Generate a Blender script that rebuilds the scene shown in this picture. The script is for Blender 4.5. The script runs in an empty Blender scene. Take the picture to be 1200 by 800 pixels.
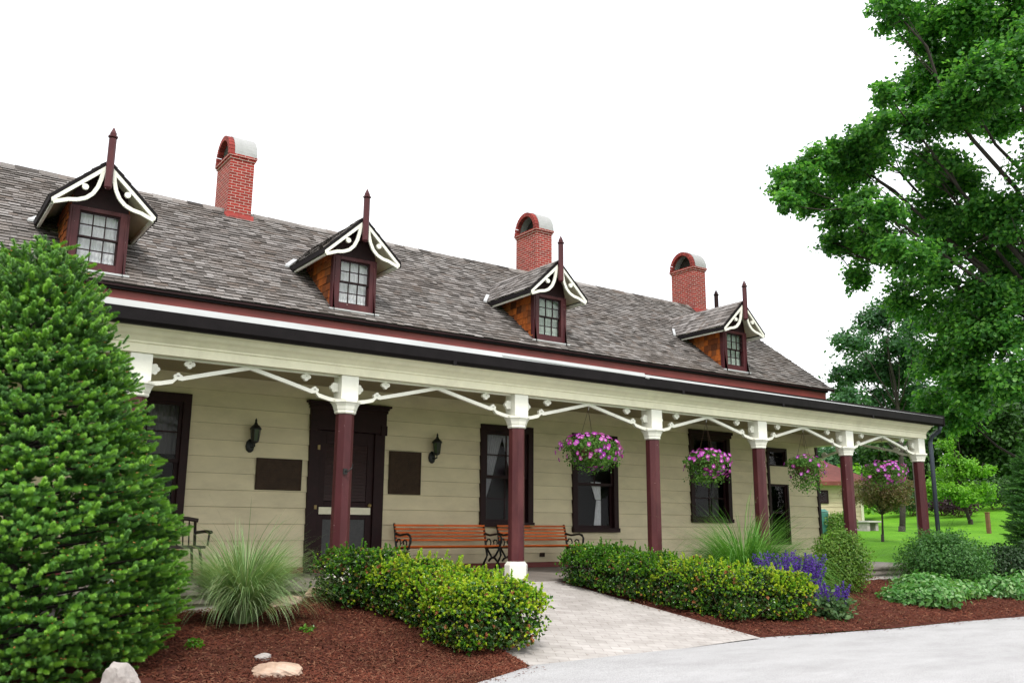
import bpy, math, random, mathutils
import numpy as np
random.seed(11); rs=np.random.RandomState(7)
sc=bpy.context.scene; COL=sc.collection; PI=math.pi
R=math.radians
def sm(t): t=np.clip(t,0,1); return t*t*(3-2*t)
# ---------------------------------------------------------------- materials
def newmat(name):
    m=bpy.data.materials.new(name); m.use_nodes=True; nt=m.node_tree; nt.nodes.clear()
    return m,nt,nt.nodes,nt.links
def nd(N,t,**k):
    n=N.new(t)
    for a,v in k.items():
        if a in n.inputs.keys(): n.inputs[a].default_value=v
        else: setattr(n,a,v)
    return n
def c4(c): return (c[0],c[1],c[2],1)
def ramp(N,pts):
    r=N.new('ShaderNodeValToRGB'); e=r.color_ramp.elements
    while len(e)<len(pts): e.new(.5)
    for i,(p,c) in enumerate(pts): e[i].position=p; e[i].color=c4(c)
    return r
def mixc(N,L,fac,a,b,mode='MIX'):
    m=N.new('ShaderNodeMix'); m.data_type='RGBA'; m.blend_type=mode
    for i,v in ((0,fac),(6,a),(7,b)):
        if isinstance(v,(int,float)): m.inputs[i].default_value=v
        elif isinstance(v,tuple): m.inputs[i].default_value=c4(v)
        else: L.new(v,m.inputs[i])
    return m.outputs[2]
def noise(N,L,scale,detail=4,rough=.6,vec=None,scl=None):
    n=nd(N,'ShaderNodeTexNoise'); n.inputs['Scale'].default_value=scale; n.inputs['Detail'].default_value=detail; n.inputs['Roughness'].default_value=rough
    if vec is None:
        tc=N.new('ShaderNodeTexCoord'); vec=tc.outputs['Object']
    if scl:
        mp=N.new('ShaderNodeMapping'); mp.inputs['Scale'].default_value=scl; L.new(vec,mp.inputs['Vector']); vec=mp.outputs[0]
    L.new(vec,n.inputs['Vector']); return n.outputs[0]
def finish(m,N,L,col,rough=.6,bump=None,bstr=.3,bdist=.01,spec=.4,metal=0):
    b=N.new('ShaderNodeBsdfPrincipled'); o=N.new('ShaderNodeOutputMaterial')
    if isinstance(col,tuple): b.inputs['Base Color'].default_value=c4(col)
    else: L.new(col,b.inputs['Base Color'])
    if isinstance(rough,(int,float)): b.inputs['Roughness'].default_value=rough
    else: L.new(rough,b.inputs['Roughness'])
    b.inputs['Specular IOR Level'].default_value=spec; b.inputs['Metallic'].default_value=metal
    if bump is not None:
        bn=N.new('ShaderNodeBump'); bn.inputs['Strength'].default_value=bstr; bn.inputs['Distance'].default_value=bdist
        L.new(bump,bn.inputs['Height']); L.new(bn.outputs[0],b.inputs['Normal'])
    L.new(b.outputs[0],o.inputs[0]); return m
def paint(name,c,rough=.5,var=.25,scale=6,scl=(1,1,1),dirt=None,dirt_amt=.25,bump=.15,rnd=0,spec=.4,chips=None):
    """painted or plain surface: base colour, soft mottling, patchy dirt"""
    m,nt,N,L=newmat(name)
    n1=noise(N,L,scale,5,.65,scl=scl)
    lo=tuple(v*(1-var) for v in c); hi=tuple(min(1,v*(1+var)) for v in c)
    r=ramp(N,[(.3,lo),(.7,hi)]); L.new(n1,r.inputs[0]); col=r.outputs[0]
    if dirt:
        n2=noise(N,L,scale*.35,6,.75,scl=scl); r2=ramp(N,[(.5,(0,0,0)),(.75,(dirt_amt,)*3)]); L.new(n2,r2.inputs[0])
        col=mixc(N,L,r2.outputs[0],col,dirt)
    if rnd:
        at=N.new('ShaderNodeAttribute'); at.attribute_name='rnd'
        r3=ramp(N,[(0,(1-rnd,)*3),(1,(1,1,1))]); L.new(at.outputs['Fac'],r3.inputs[0]); col=mixc(N,L,1.0,col,r3.outputs[0],'MULTIPLY')
    if chips:
        nc=noise(N,L,24,3,.5); rc=ramp(N,[(.735,(0,0,0)),(.745,(1,1,1))]); L.new(nc,rc.inputs[0]); col=mixc(N,L,rc.outputs[0],col,chips)
    n3=noise(N,L,scale*9,3,.6,scl=scl)
    return finish(m,N,L,col,rough,n3,bump,.004,spec)
def leafmat(name,cols,trans=.35,rough=.45,spec=.35):
    m,nt,N,L=newmat(name)
    at=N.new('ShaderNodeAttribute'); at.attribute_name='rnd'
    k=len(cols); r=ramp(N,[(i/(k-1) if k>1 else 0,c) for i,c in enumerate(cols)]); L.new(at.outputs['Fac'],r.inputs[0])
    n=noise(N,L,1.3,2,.5); rr=ramp(N,[(.35,(.72,.78,.7)),(.65,(1.1,1.08,1.0))]); L.new(n,rr.inputs[0])
    col=mixc(N,L,1.0,r.outputs[0],rr.outputs[0],'MULTIPLY')
    b=N.new('ShaderNodeBsdfPrincipled'); L.new(col,b.inputs['Base Color']); b.inputs['Roughness'].default_value=rough; b.inputs['Specular IOR Level'].default_value=spec
    t=N.new('ShaderNodeBsdfTranslucent'); tc=mixc(N,L,1.0,col,(1.25,1.35,.7),'MULTIPLY'); L.new(tc,t.inputs[0])
    mx=N.new('ShaderNodeMixShader'); mx.inputs[0].default_value=trans; L.new(b.outputs[0],mx.inputs[1]); L.new(t.outputs[0],mx.inputs[2])
    o=N.new('ShaderNodeOutputMaterial'); L.new(mx.outputs[0],o.inputs[0]); return m
def shinglemat(name,cols,streak=(.2,.18,.17)):
    m,nt,N,L=newmat(name)
    at=N.new('ShaderNodeAttribute'); at.attribute_name='rnd'
    k=len(cols); r=ramp(N,[(i/(k-1),c) for i,c in enumerate(cols)]); L.new(at.outputs['Fac'],r.inputs[0])
    g=noise(N,L,30,5,.7,scl=(3,.5,.5)); rg=ramp(N,[(.3,(.72,.7,.7)),(.7,(1.2,1.2,1.2))]); L.new(g,rg.inputs[0])
    col=mixc(N,L,1.0,r.outputs[0],rg.outputs[0],'MULTIPLY')
    n2=noise(N,L,.9,5,.7); r2=ramp(N,[(.48,(0,0,0)),(.7,(.5,.5,.5))]); L.new(n2,r2.inputs[0])
    col=mixc(N,L,r2.outputs[0],col,streak)
    return finish(m,N,L,col,.85,g,.5,.006,.25)
def brickmat(name):
    m,nt,N,L=newmat(name)
    tc=N.new('ShaderNodeTexCoord'); sx=N.new('ShaderNodeSeparateXYZ'); L.new(tc.outputs['Object'],sx.inputs[0])
    ad=N.new('ShaderNodeMath'); ad.operation='ADD'; L.new(sx.outputs[0],ad.inputs[0]); L.new(sx.outputs[1],ad.inputs[1])
    cb=N.new('ShaderNodeCombineXYZ'); L.new(ad.outputs[0],cb.inputs[0]); L.new(sx.outputs[2],cb.inputs[1])
    b=N.new('ShaderNodeTexBrick'); L.new(cb.outputs[0],b.inputs['Vector'])
    b.inputs['Scale'].default_value=1; b.inputs['Brick Width'].default_value=.165; b.inputs['Row Height'].default_value=.054; b.inputs['Mortar Size'].default_value=.0055; b.inputs['Mortar Smooth'].default_value=.2
    b.inputs['Color1'].default_value=c4((.34,.032,.024)); b.inputs['Color2'].default_value=c4((.21,.025,.020)); b.inputs['Mortar'].default_value=c4((.50,.38,.34))
    n=noise(N,L,14,5,.7); r=ramp(N,[(.3,(.7,.68,.66)),(.7,(1.1,1.1,1.1))]); L.new(n,r.inputs[0])
    col=mixc(N,L,1.0,b.outputs['Color'],r.outputs[0],'MULTIPLY')
    iv=N.new('ShaderNodeMath'); iv.operation='SUBTRACT'; iv.inputs[0].default_value=1; L.new(b.outputs['Fac'],iv.inputs[1])
    return finish(m,N,L,col,.8,iv.outputs[0],.6,.008,.2)
def pavermat(name):
    m,nt,N,L=newmat(name)
    tc=N.new('ShaderNodeTexCoord'); mp=N.new('ShaderNodeMapping'); L.new(tc.outputs['Object'],mp.inputs[0]); mp.inputs['Rotation'].default_value=(0,0,.5)
    wn=noise(N,L,7,2,.5); 
    b=N.new('ShaderNodeTexBrick'); L.new(mp.outputs[0],b.inputs['Vector'])
    b.inputs['Scale'].default_value=1; b.inputs['Brick Width'].default_value=.21; b.inputs['Row Height'].default_value=.105; b.inputs['Mortar Size'].default_value=.005; b.inputs['Mortar Smooth'].default_value=.3
    b.inputs['Color1'].default_value=c4((.44,.415,.40)); b.inputs['Color2'].default_value=c4((.37,.348,.333)); b.inputs['Mortar'].default_value=c4((.29,.27,.255))
    n=noise(N,L,2.2,6,.7); r=ramp(N,[(.3,(.78,.76,.74)),(.7,(1.15,1.14,1.13))]); L.new(n,r.inputs[0])
    col=mixc(N,L,1.0,b.outputs['Color'],r.outputs[0],'MULTIPLY')
    n2=noise(N,L,60,4,.7)
    r2=ramp(N,[(.62,(0,0,0)),(.74,(.55,.55,.55))]); n3=noise(N,L,17,3,.6); L.new(n3,r2.inputs[0])
    col=mixc(N,L,r2.outputs[0],col,(.2,.15,.12))
    return finish(m,N,L,col,.85,n2,.3,.004,.2)
def roadmat(name):
    m,nt,N,L=newmat(name)
    n=noise(N,L,90,6,.8); r=ramp(N,[(.34,(.24,.235,.24)),(.5,(.395,.39,.395)),(.68,(.53,.525,.53))]); L.new(n,r.inputs[0])
    n2=noise(N,L,1.1,5,.7,scl=(1,2,1)); r2=ramp(N,[(.3,(.84,.835,.83)),(.7,(1.08,1.08,1.08))]); L.new(n2,r2.inputs[0])
    col=mixc(N,L,1.0,r.outputs[0],r2.outputs[0],'MULTIPLY')
    v=N.new('ShaderNodeTexVoronoi'); v.inputs['Scale'].default_value=110
    tc=N.new('ShaderNodeTexCoord'); L.new(tc.outputs['Object'],v.inputs[0]); r3=ramp(N,[(.0,(.35,.33,.33)),(.16,(1,1,1))]); L.new(v.outputs[0],r3.inputs[0])
    col=mixc(N,L,.8,col,mixc(N,L,1.0,col,r3.outputs[0],'MULTIPLY'))
    return finish(m,N,L,col,.9,n,.35,.004,.15)
def glassmat(name,tint=(1,1,1),refl=.006):
    m,nt,N,L=newmat(name)
    t=N.new('ShaderNodeBsdfTransparent'); t.inputs[0].default_value=c4(tint)
    g=N.new('ShaderNodeBsdfGlossy'); g.inputs['Roughness'].default_value=.03
    n=noise(N,L,2.5,2,.5); bn=N.new('ShaderNodeBump'); bn.inputs['Strength'].default_value=.15; bn.inputs['Distance'].default_value=.02; L.new(n,bn.inputs['Height']); L.new(bn.outputs[0],g.inputs['Normal'])
    lw=N.new('ShaderNodeLayerWeight'); lw.inputs[0].default_value=.5; f=N.new('ShaderNodeMath'); f.operation='POWER'; f.inputs[1].default_value=5.0; L.new(lw.outputs['Facing'],f.inputs[0])
    a=N.new('ShaderNodeMath'); a.operation='ADD'; a.inputs[1].default_value=refl; a.use_clamp=True; L.new(f.outputs[0],a.inputs[0])
    mx=N.new('ShaderNodeMixShader'); L.new(a.outputs[0],mx.inputs[0]); L.new(t.outputs[0],mx.inputs[1]); L.new(g.outputs[0],mx.inputs[2])
    o=N.new('ShaderNodeOutputMaterial'); L.new(mx.outputs[0],o.inputs[0]); return m

M={}
M['siding']=paint('siding_paint',(.72,.635,.43),.6,.09,3,(.5,1,1.2),(.30,.24,.15),.30,.15,rnd=.08,spec=.2)
M['lapshade']=paint('lap_shadow_backing',(.05,.04,.03),.9,.1,3)
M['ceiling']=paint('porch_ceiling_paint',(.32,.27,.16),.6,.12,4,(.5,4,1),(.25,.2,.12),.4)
M['cream']=paint('cream_trim_paint',(.78,.74,.56),.45,.06,5,(1,1,1),(.45,.40,.28),.35,.12)
M['white']=paint('white_trim_paint',(.78,.77,.69),.45,.05,6,(1,1,1),(.5,.46,.36),.35,.12)
M['maroon']=paint('maroon_post_paint',(.066,.016,.019),.42,.22,7,(1,1,.25),(.20,.07,.06),.35,.12,spec=.25,chips=(.5,.38,.36))
M['redtrim']=paint('red_fascia_paint',(.19,.038,.034),.55,.2,5,(.4,1,1),(.11,.025,.02),.4,.12)
M['darktrim']=paint('dark_oxblood_paint',(.020,.006,.007),.5,.25,5,(1,1,1),(.012,.006,.006),.3,.1,spec=.18)
M['black']=paint('black_gutter_paint',(.009,.007,.008),.55,.3,5,(1,1,1),None,0,.1,spec=.12)
M['blackiron']=paint('black_cast_iron',(.012,.013,.013),.4,.3,20,(1,1,1),(.04,.03,.02),.3,.25)
M['metal']=paint('weathered_roof_metal',(.46,.47,.48),.5,.12,4,(.3,1,1),(.35,.33,.30),.4,.1)
M['downpipe']=paint('slate_downspout_paint',(.045,.055,.075),.5,.15,5,(1,1,.3))
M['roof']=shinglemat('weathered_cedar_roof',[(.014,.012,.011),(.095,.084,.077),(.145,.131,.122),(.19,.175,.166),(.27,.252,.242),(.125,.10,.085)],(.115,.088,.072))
M['cheek']=shinglemat('orange_cedar_wall',[(.03,.012,.008),(.13,.040,.014),(.38,.095,.018),(.52,.14,.025),(.16,.045,.015),(.42,.14,.04)],(.07,.035,.02))
M['brick']=brickmat('red_brick')
M['archbrick']=paint('arch_brick',(.28,.035,.028),.8,.3,20,rnd=.4)
M['vault']=paint('whitewashed_vault',(.33,.33,.33),.7,.1,6,(1,1,1),(.35,.33,.31),.4,.3)
M['mortar']=paint('mortar',(.5,.42,.38),.9,.2,20)
M['vaultshade']=paint('vault_inner_shade',(.03,.022,.02),.9,.3,8)
M['concrete']=paint('pale_concrete',(.40,.385,.355),.85,.15,4,(1,1,1),(.2,.18,.15),.5,.35)
M['deck']=paint('grey_deck_boards',(.24,.21,.185),.7,.18,6,(.4,5,1),(.12,.09,.07),.5,.3,rnd=.3)
M['slat']=paint('orange_varnished_wood',(.70,.135,.013),.4,.25,9,(.35,2,2),(.16,.03,.01),.5,.15,rnd=.3,spec=.3)
M['bronze']=paint('dark_bronze_plaque',(.040,.022,.012),.5,.3,9,(1,1,1),(.06,.035,.015),.5,.4,spec=.15)
M['brass']=paint('dull_brass',(.30,.21,.07),.4,.2,20)
M['glass']=glassmat('old_window_glass'); M['glass2']=glassmat('dormer_glass',(1,1,1),.03); M['lampglass']=paint('smoky_lamp_glass',(.03,.028,.022),.15,.2,10,spec=.5)
M['drape']=paint('grey_white_drape',(.30,.30,.33),.8,.22,16,(6,1,1),None,0,.3)
M['lace']=paint('white_lace_curtain',(.62,.63,.66),.8,.22,16,(6,1,1),None,0,.3)
M['lace2']=paint('greenish_lace_curtain',(.36,.43,.38),.8,.3,14,(5,1,1),(.22,.25,.2),.5,.3)
M['screen']=paint('grey_door_screen',(.060,.060,.062),.6,.2,30)
M['louver']=paint('oxblood_door_louvre',(.028,.010,.010),.5,.2,8)
M['inner']=paint('painted_room_shade',(.018,.016,.015),.9,.1,2)
M['path']=pavermat('grey_clay_pavers'); M['road']=roadmat('pale_aggregate_road')
def mulchmat():
    m,nt,N,L=newmat('red_brown_mulch')
    n=noise(N,L,55,6,.8); r=ramp(N,[(.3,(.030,.009,.006)),(.5,(.090,.026,.017)),(.72,(.20,.068,.042))]); L.new(n,r.inputs[0])
    return finish(m,N,L,r.outputs[0],.9,n,.9,.02,.15)
M['mulch']=mulchmat()
M['chip']=leafmat('mulch_chip',[(.035,.010,.007),(.10,.027,.017),(.15,.044,.026),(.085,.026,.018),(.24,.11,.07)],0,.85,.15)
def lawnmat():
    m,nt,N,L=newmat('mown_lawn')
    n=noise(N,L,.35,6,.75); r=ramp(N,[(.3,(.075,.215,.012)),(.55,(.12,.31,.018)),(.75,(.19,.38,.03))]); L.new(n,r.inputs[0])
    n2=noise(N,L,9,6,.8); r2=ramp(N,[(.3,(.65,.7,.6)),(.7,(1.15,1.12,1.1))]); L.new(n2,r2.inputs[0])
    col=mixc(N,L,1.0,r.outputs[0],r2.outputs[0],'MULTIPLY')
    return finish(m,N,L,col,.9,n2,.8,.05,.1)
M['lawn']=lawnmat()
M['bark']=paint('grey_brown_bark',(.038,.030,.025),.9,.4,9,(1,1,.25),(.03,.025,.02),.4,.9)
M['twig']=paint('brown_twig',(.10,.055,.030),.85,.3,12)
M['stone']=paint('peach_fieldstone',(.42,.29,.21),.85,.3,5,(1,1,1),(.50,.45,.40),.7,.6)
M['stone2']=paint('grey_fieldstone',(.34,.31,.29),.85,.3,5,(1,1,1),(.2,.17,.15),.6,.6)
M['spruce']=leafmat('spruce_needles',[(.044,.118,.030),(.072,.185,.042),(.115,.26,.052),(.085,.205,.058)],.35,.5)
M['sprucenew']=leafmat('spruce_new_needles',[(.085,.22,.042),(.13,.31,.05),(.25,.48,.06),(.16,.35,.058)],.4,.45)
M['bud']=leafmat('spruce_bud',[(.30,.10,.03),(.42,.18,.06)],.0,.7)
M['yew']=leafmat('right_conifer_needles',[(.035,.12,.024),(.06,.19,.032),(.10,.27,.045)],.35,.5)
M['maple']=leafmat('maple_leaf',[(.032,.12,.030),(.060,.20,.042),(.105,.29,.054),(.19,.41,.08)],.52,.38)
M['farleaf']=leafmat('ash_leaf',[(.040,.115,.055),(.065,.165,.075),(.095,.225,.09)],.35,.45)
M['wood']=leafmat('woodland_leaf',[(.018,.055,.012),(.035,.095,.018),(.060,.145,.025)],.3,.5)
M['lime']=leafmat('lime_leaf',[(.10,.27,.022),(.15,.36,.03),(.22,.45,.045)],.4,.45)
M['bronzeleaf']=leafmat('bronze_leaf',[(.13,.10,.05),(.20,.13,.07),(.12,.15,.05),(.26,.16,.10)],.3,.5)
M['purpleleaf']=leafmat('purple_leaf',[(.03,.010,.018),(.05,.014,.025)],.2,.5)
M['box']=leafmat('hedge_leaf',[(.022,.070,.014),(.040,.120,.020),(.065,.17,.024),(.09,.07,.02),(.05,.14,.03)],.25,.22,.6)
M['boxnew']=leafmat('hedge_new_growth',[(.17,.36,.025),(.30,.50,.03),(.54,.64,.05),(.42,.46,.05)],.4,.3,.5)
M['boxmid']=leafmat('hedge_mid_growth',[(.07,.20,.02),(.11,.28,.025),(.16,.34,.03)],.4,.3,.5)
M['boxdead']=leafmat('hedge_dry_leaf',[(.30,.10,.04),(.42,.18,.08),(.18,.06,.03)],.2,.7)
M['blade']=leafmat('fountain_grass_blade',[(.20,.34,.13),(.28,.42,.20),(.42,.50,.32),(.15,.29,.08),(.48,.50,.32)],.35,.5)
M['blade2']=leafmat('green_grass_blade',[(.07,.22,.03),(.12,.30,.05),(.20,.37,.09),(.10,.27,.04)],.35,.5)
M['shrub']=leafmat('spirea_leaf',[(.06,.15,.02),(.11,.23,.03),(.18,.31,.045),(.15,.22,.04)],.35,.5)
M['shrubtip']=leafmat('spirea_red_tip',[(.20,.09,.04),(.26,.14,.05),(.15,.18,.05)],.35,.5)
M['shrub2']=leafmat('willow_leaf',[(.040,.125,.030),(.07,.19,.045),(.11,.25,.06)],.35,.45)
M['dkshrub']=leafmat('dark_yew_leaf',[(.012,.035,.010),(.022,.06,.016),(.03,.08,.02)],.2,.5)
M['hosta']=leafmat('ground_cover_leaf',[(.05,.17,.03),(.08,.25,.045),(.14,.33,.08),(.30,.46,.22)],.35,.35,.5)
M['salvial']=leafmat('salvia_leaf',[(.06,.13,.05),(.10,.19,.08),(.16,.25,.12)],.3,.5)
M['salviaf']=leafmat('salvia_flower',[(.055,.014,.24),(.085,.022,.36),(.14,.04,.46)],.3,.5)
M['petal']=leafmat('petunia_petal',[(.45,.035,.42),(.58,.07,.60),(.36,.03,.48),(.66,.15,.66),(.46,.03,.36),(.85,.72,.85)],.35,.5)
M['petalc']=leafmat('petunia_eye',[(.75,.55,.75),(.85,.7,.85)],.3,.5)
M['petleaf']=leafmat('petunia_leaf',[(.05,.14,.025),(.09,.22,.035),(.16,.31,.055)],.35,.45)
M['pot']=paint('hanging_pot_moss',(.10,.055,.03),.9,.3,20)
M['chairwood']=paint('dark_chair_wood',(.022,.011,.010),.4,.2,8)
M['tanwall']=paint('tan_block_wall',(.62,.52,.36),.8,.08,3,(1,1,1),(.5,.4,.28),.3)
M['redroof']=paint('dull_red_shingle',(.24,.07,.055),.8,.2,4,rnd=.3)
M['teal']=paint('teal_plastic',(.05,.17,.14),.5,.1,4)
M['stake']=paint('brown_stake',(.14,.07,.03),.8,.2,6)

# ---------------------------------------------------------------- mesh builder
class MB:
    def __init__(s): s.V=[]; s.F=[]; s.R=[]; s.n=0
    def add(s,V,F,r=None):
        V=np.asarray(V,float); g={}
        if isinstance(F,np.ndarray): g[F.shape[1]]=F; rr={F.shape[1]:r}
        else:
            for f in F: g.setdefault(len(f),[]).append(f)
            rr={}
        rv=random.random() if r is None or isinstance(r,np.ndarray) else r
        for k,f in g.items():
            f=np.asarray(f,int)+s.n; s.F.append(f)
            q=rr.get(k)
            s.R.append(q if isinstance(q,np.ndarray) else np.full(len(f),rv))
        s.V.append(V); s.n+=len(V); return s
    def box(s,x0,x1,y0,y1,z0,z1,r=None):
        V=[(x,y,z) for x in (x0,x1) for y in (y0,y1) for z in (z0,z1)]
        return s.add(V,[(0,1,3,2),(4,6,7,5),(0,4,5,1),(2,3,7,6),(0,2,6,4),(1,5,7,3)],r)
    def hexa(s,P,r=None):   # 8 points: bottom 4 ccw, top 4 ccw
        return s.add(P,[(3,2,1,0),(4,5,6,7),(0,1,5,4),(1,2,6,5),(2,3,7,6),(3,0,4,7)],r)
    def bar(s,a,b,w,h,up=(0,0,1),r=None):
        a=np.array(a,float); b=np.array(b,float); d=b-a; d/=np.linalg.norm(d)
        u=np.array(up,float); sd=np.cross(d,u); sd/=np.linalg.norm(sd); u=np.cross(sd,d)
        P=[]
        for q in (a,b):
            for i,j in ((-1,-1),(1,-1),(1,1),(-1,1)): P.append(q+sd*i*w/2+u*j*h/2)
        return s.hexa(P,r)
    def prism(s,poly,plane,a0,a1,r=None):
        n=len(poly)
        def pt(p,a): return {'xz':(p[0],a,p[1]),'yz':(a,p[0],p[1]),'xy':(p[0],p[1],a)}[plane]
        V=[pt(p,a0) for p in poly]+[pt(p,a1) for p in poly]
        F=[tuple(range(n)),tuple(range(2*n-1,n-1,-1))]+[(i,(i+1)%n+0 if False else (i+1)%n,(i+1)%n+n,i+n) for i in range(n)]
        return s.add(V,F,r)
    def tube(s,pts,rad,n=8,r=None,caps=True,rot=0):
        pts=np.array(pts,float); k=len(pts)
        if isinstance(rad,(int,float)): rad=[rad]*k
        V=[]
        for i in range(k):
            d=pts[min(i+1,k-1)]-pts[max(i-1,0)]; d/=np.linalg.norm(d)+1e-9
            ref=np.array((0,0,1.)) if abs(d[2])<.9 else np.array((1.,0,0))
            a=np.cross(d,ref); a/=np.linalg.norm(a); b=np.cross(d,a)
            for j in range(n):
                t=2*PI*j/n+rot; V.append(pts[i]+(a*math.cos(t)+b*math.sin(t))*rad[i])
        F=[(i*n+j,i*n+(j+1)%n,(i+1)*n+(j+1)%n,(i+1)*n+j) for i in range(k-1) for j in range(n)]
        if caps: F+=[tuple(range(n-1,-1,-1)),tuple(range((k-1)*n,k*n))]
        return s.add(V,F,r)
    def lathe(s,c,prof,n=16,rot=0,sx=1,sy=1,r=None):
        V=[];k=len(prof)
        for (q,z) in prof:
            for j in range(n):
                t=2*PI*j/n+rot; V.append((c[0]+q*sx*math.cos(t),c[1]+q*sy*math.sin(t),c[2]+z))
        F=[(i*n+j,i*n+(j+1)%n,(i+1)*n+(j+1)%n,(i+1)*n+j) for i in range(k-1) for j in range(n)]
        F+=[tuple(range(n-1,-1,-1)),tuple(range((k-1)*n,k*n))]
        return s.add(V,F,r)
    def inst(s,T,P,A,B,C,S,r=None,vr=None):
        """copies of template T=(verts,tri/quad faces array); A,B,C axes (n,3), S scale (n,)"""
        TV,TF=T; TV=np.asarray(TV,float); TF=np.asarray(TF,int); n=len(P); k=len(TV)
        P=np.asarray(P,float); S=np.asarray(S,float).reshape(-1,1,1)
        V=P[:,None,:]+S*(TV[None,:,0:1]*A[:,None,:]+TV[None,:,1:2]*B[:,None,:]+TV[None,:,2:3]*C[:,None,:])
        F=(TF[None]+(np.arange(n)*k)[:,None,None]).reshape(-1,TF.shape[1])
        if r is None: r=rs.rand(n)
        return s.add(V.reshape(-1,3),F,np.repeat(r,len(TF)))
    def build(s,name,mat,parent=None,smooth=False,loc=None,bevel=0):
        V=np.concatenate(s.V); R_=np.concatenate(s.R)
        if parent is not None:
            q=parent
            while q.parent is not None: q=q.parent
            o0=np.array(q.location)
        else: o0=np.array(loc if loc is not None else (0,0,0),float)
        V=V-o0
        me=bpy.data.meshes.new(name); me.vertices.add(len(V)); me.vertices.foreach_set('co',V.astype(np.float32).ravel())
        lt=np.concatenate([np.full(len(f),f.shape[1]) for f in s.F]); lv=np.concatenate([f.ravel() for f in s.F])
        ls=np.concatenate(([0],np.cumsum(lt)[:-1]))
        me.loops.add(len(lv)); me.loops.foreach_set('vertex_index',lv.astype(np.int32))
        me.polygons.add(len(lt)); me.polygons.foreach_set('loop_start',ls.astype(np.int32)); me.polygons.foreach_set('loop_total',lt.astype(np.int32))
        me.polygons.foreach_set('use_smooth',np.full(len(lt),bool(smooth)))
        me.update(calc_edges=True)
        at=me.attributes.new('rnd','FLOAT','FACE'); at.data.foreach_set('value',R_.astype(np.float32))
        me.materials.append(mat)
        o=bpy.data.objects.new(name,me); COL.objects.link(o)
        if parent is not None: o.parent=parent
        else: o.location=o0
        if bevel:
            b=o.modifiers.new('edge','BEVEL'); b.width=bevel; b.segments=2; b.limit_method='ANGLE'
        return o
def fixn(o):
    import bmesh
    bm=bmesh.new(); bm.from_mesh(o.data); bmesh.ops.recalc_face_normals(bm,faces=bm.faces); bm.to_mesh(o.data); bm.free(); return o
def tag(o,label,cat,group=None,kind=None):
    if label: o['label']=label
    if cat: o['category']=cat
    if group: o['group']=group
    if kind: o['kind']=kind
    return o
def thing(name,label,cat,loc=(0,0,0),group=None):
    o=bpy.data.objects.new(name,None); COL.objects.link(o); o.location=loc; o.empty_display_size=.2
    return tag(o,label,cat,group)
def kids(o): return [c for c in bpy.data.objects if c.parent==o]
def dup(o,loc,rotz=0,label=None,scale=None,parent=None):
    c=o.copy(); COL.objects.link(c)
    if parent is None:
        c.location=loc; c.rotation_euler=(0,0,rotz)
        if label: c['label']=label
        if scale: c.scale=(scale,)*3 if isinstance(scale,(int,float)) else scale
    else: c.parent=parent
    for k in kids(o): dup(k,None,parent=c)
    return c
# ---------------------------------------------------------------- terrain
def ramp_z(Y): return -.512+.492*np.clip((Y-6.75)/(10.15-6.75),0,1)
def G(X,Y):
    X=np.asarray(X,float); Y=np.asarray(Y,float)
    z=-.55+.29*sm((Y-6.0)/4.1)
    xl=np.where(Y>0,5.05,5.05); 
    w=sm(1-np.maximum(np.maximum(4.8-X,X-8.3),0)/1.3)*sm((10.6-Y)/.3)
    z=z*(1-w)+(ramp_z(Y)-.05)*w
    d=.567*X+.799*Y
    far=np.maximum(d-20,0)*sm((X-17)/6)
    z=z+np.where(far<1,0,0)+.043*far+.10*sm((X-18)/5)*sm((Y-8)/4)
    lat=.8157*X-.5786*Y; z=z+.105*np.clip(lat-19.5,0,22)*sm((d-33)/16)
    return z
def wob(X,Y,s,seed=0):
    X=X*s+seed*1.7; Y=Y*s-seed*2.3
    return (np.sin(X*1.0+1.3*np.sin(Y*.7))+np.sin(Y*1.37+1.1*np.sin(X*1.13+2))+np.sin((X+Y)*2.3+np.sin(X*3.1))*.5+np.sin((X-Y)*4.1+np.sin(Y*5))*.3)/2.8
def sheet(name,B,T,nx,ny,zf,mat,label=None):
    """sheet between lower boundary polyline B and upper one T"""
    def rs_(P,n):
        P=np.array(P,float); d=np.r_[0,np.cumsum(np.linalg.norm(np.diff(P,axis=0),axis=1))]; t=np.linspace(0,d[-1],n)
        return np.c_[np.interp(t,d,P[:,0]),np.interp(t,d,P[:,1])]
    b=rs_(B,nx+1); t=rs_(T,nx+1); s=np.linspace(0,1,ny+1)[:,None,None]
    Q=b[None]*(1-s)+t[None]*s; X=Q[...,0];Y=Q[...,1]
    e=np.minimum(np.minimum(s[...,0],1-s[...,0])*ny/4,1)*np.minimum(np.minimum(np.arange(nx+1),nx-np.arange(nx+1))/4,1)[None]
    Z=zf(X,Y,e)
    V=np.stack([X,Y,Z],-1).reshape(-1,3)
    i=np.arange(nx)[None]+np.arange(ny)[:,None]*(nx+1)
    F=np.stack([i,i+1,i+nx+2,i+nx+1],-1).reshape(-1,4)
    o=MB().add(V,F,.5).build(name,mat,smooth=True); tag(o,label,None,kind='structure'); return o
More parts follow.
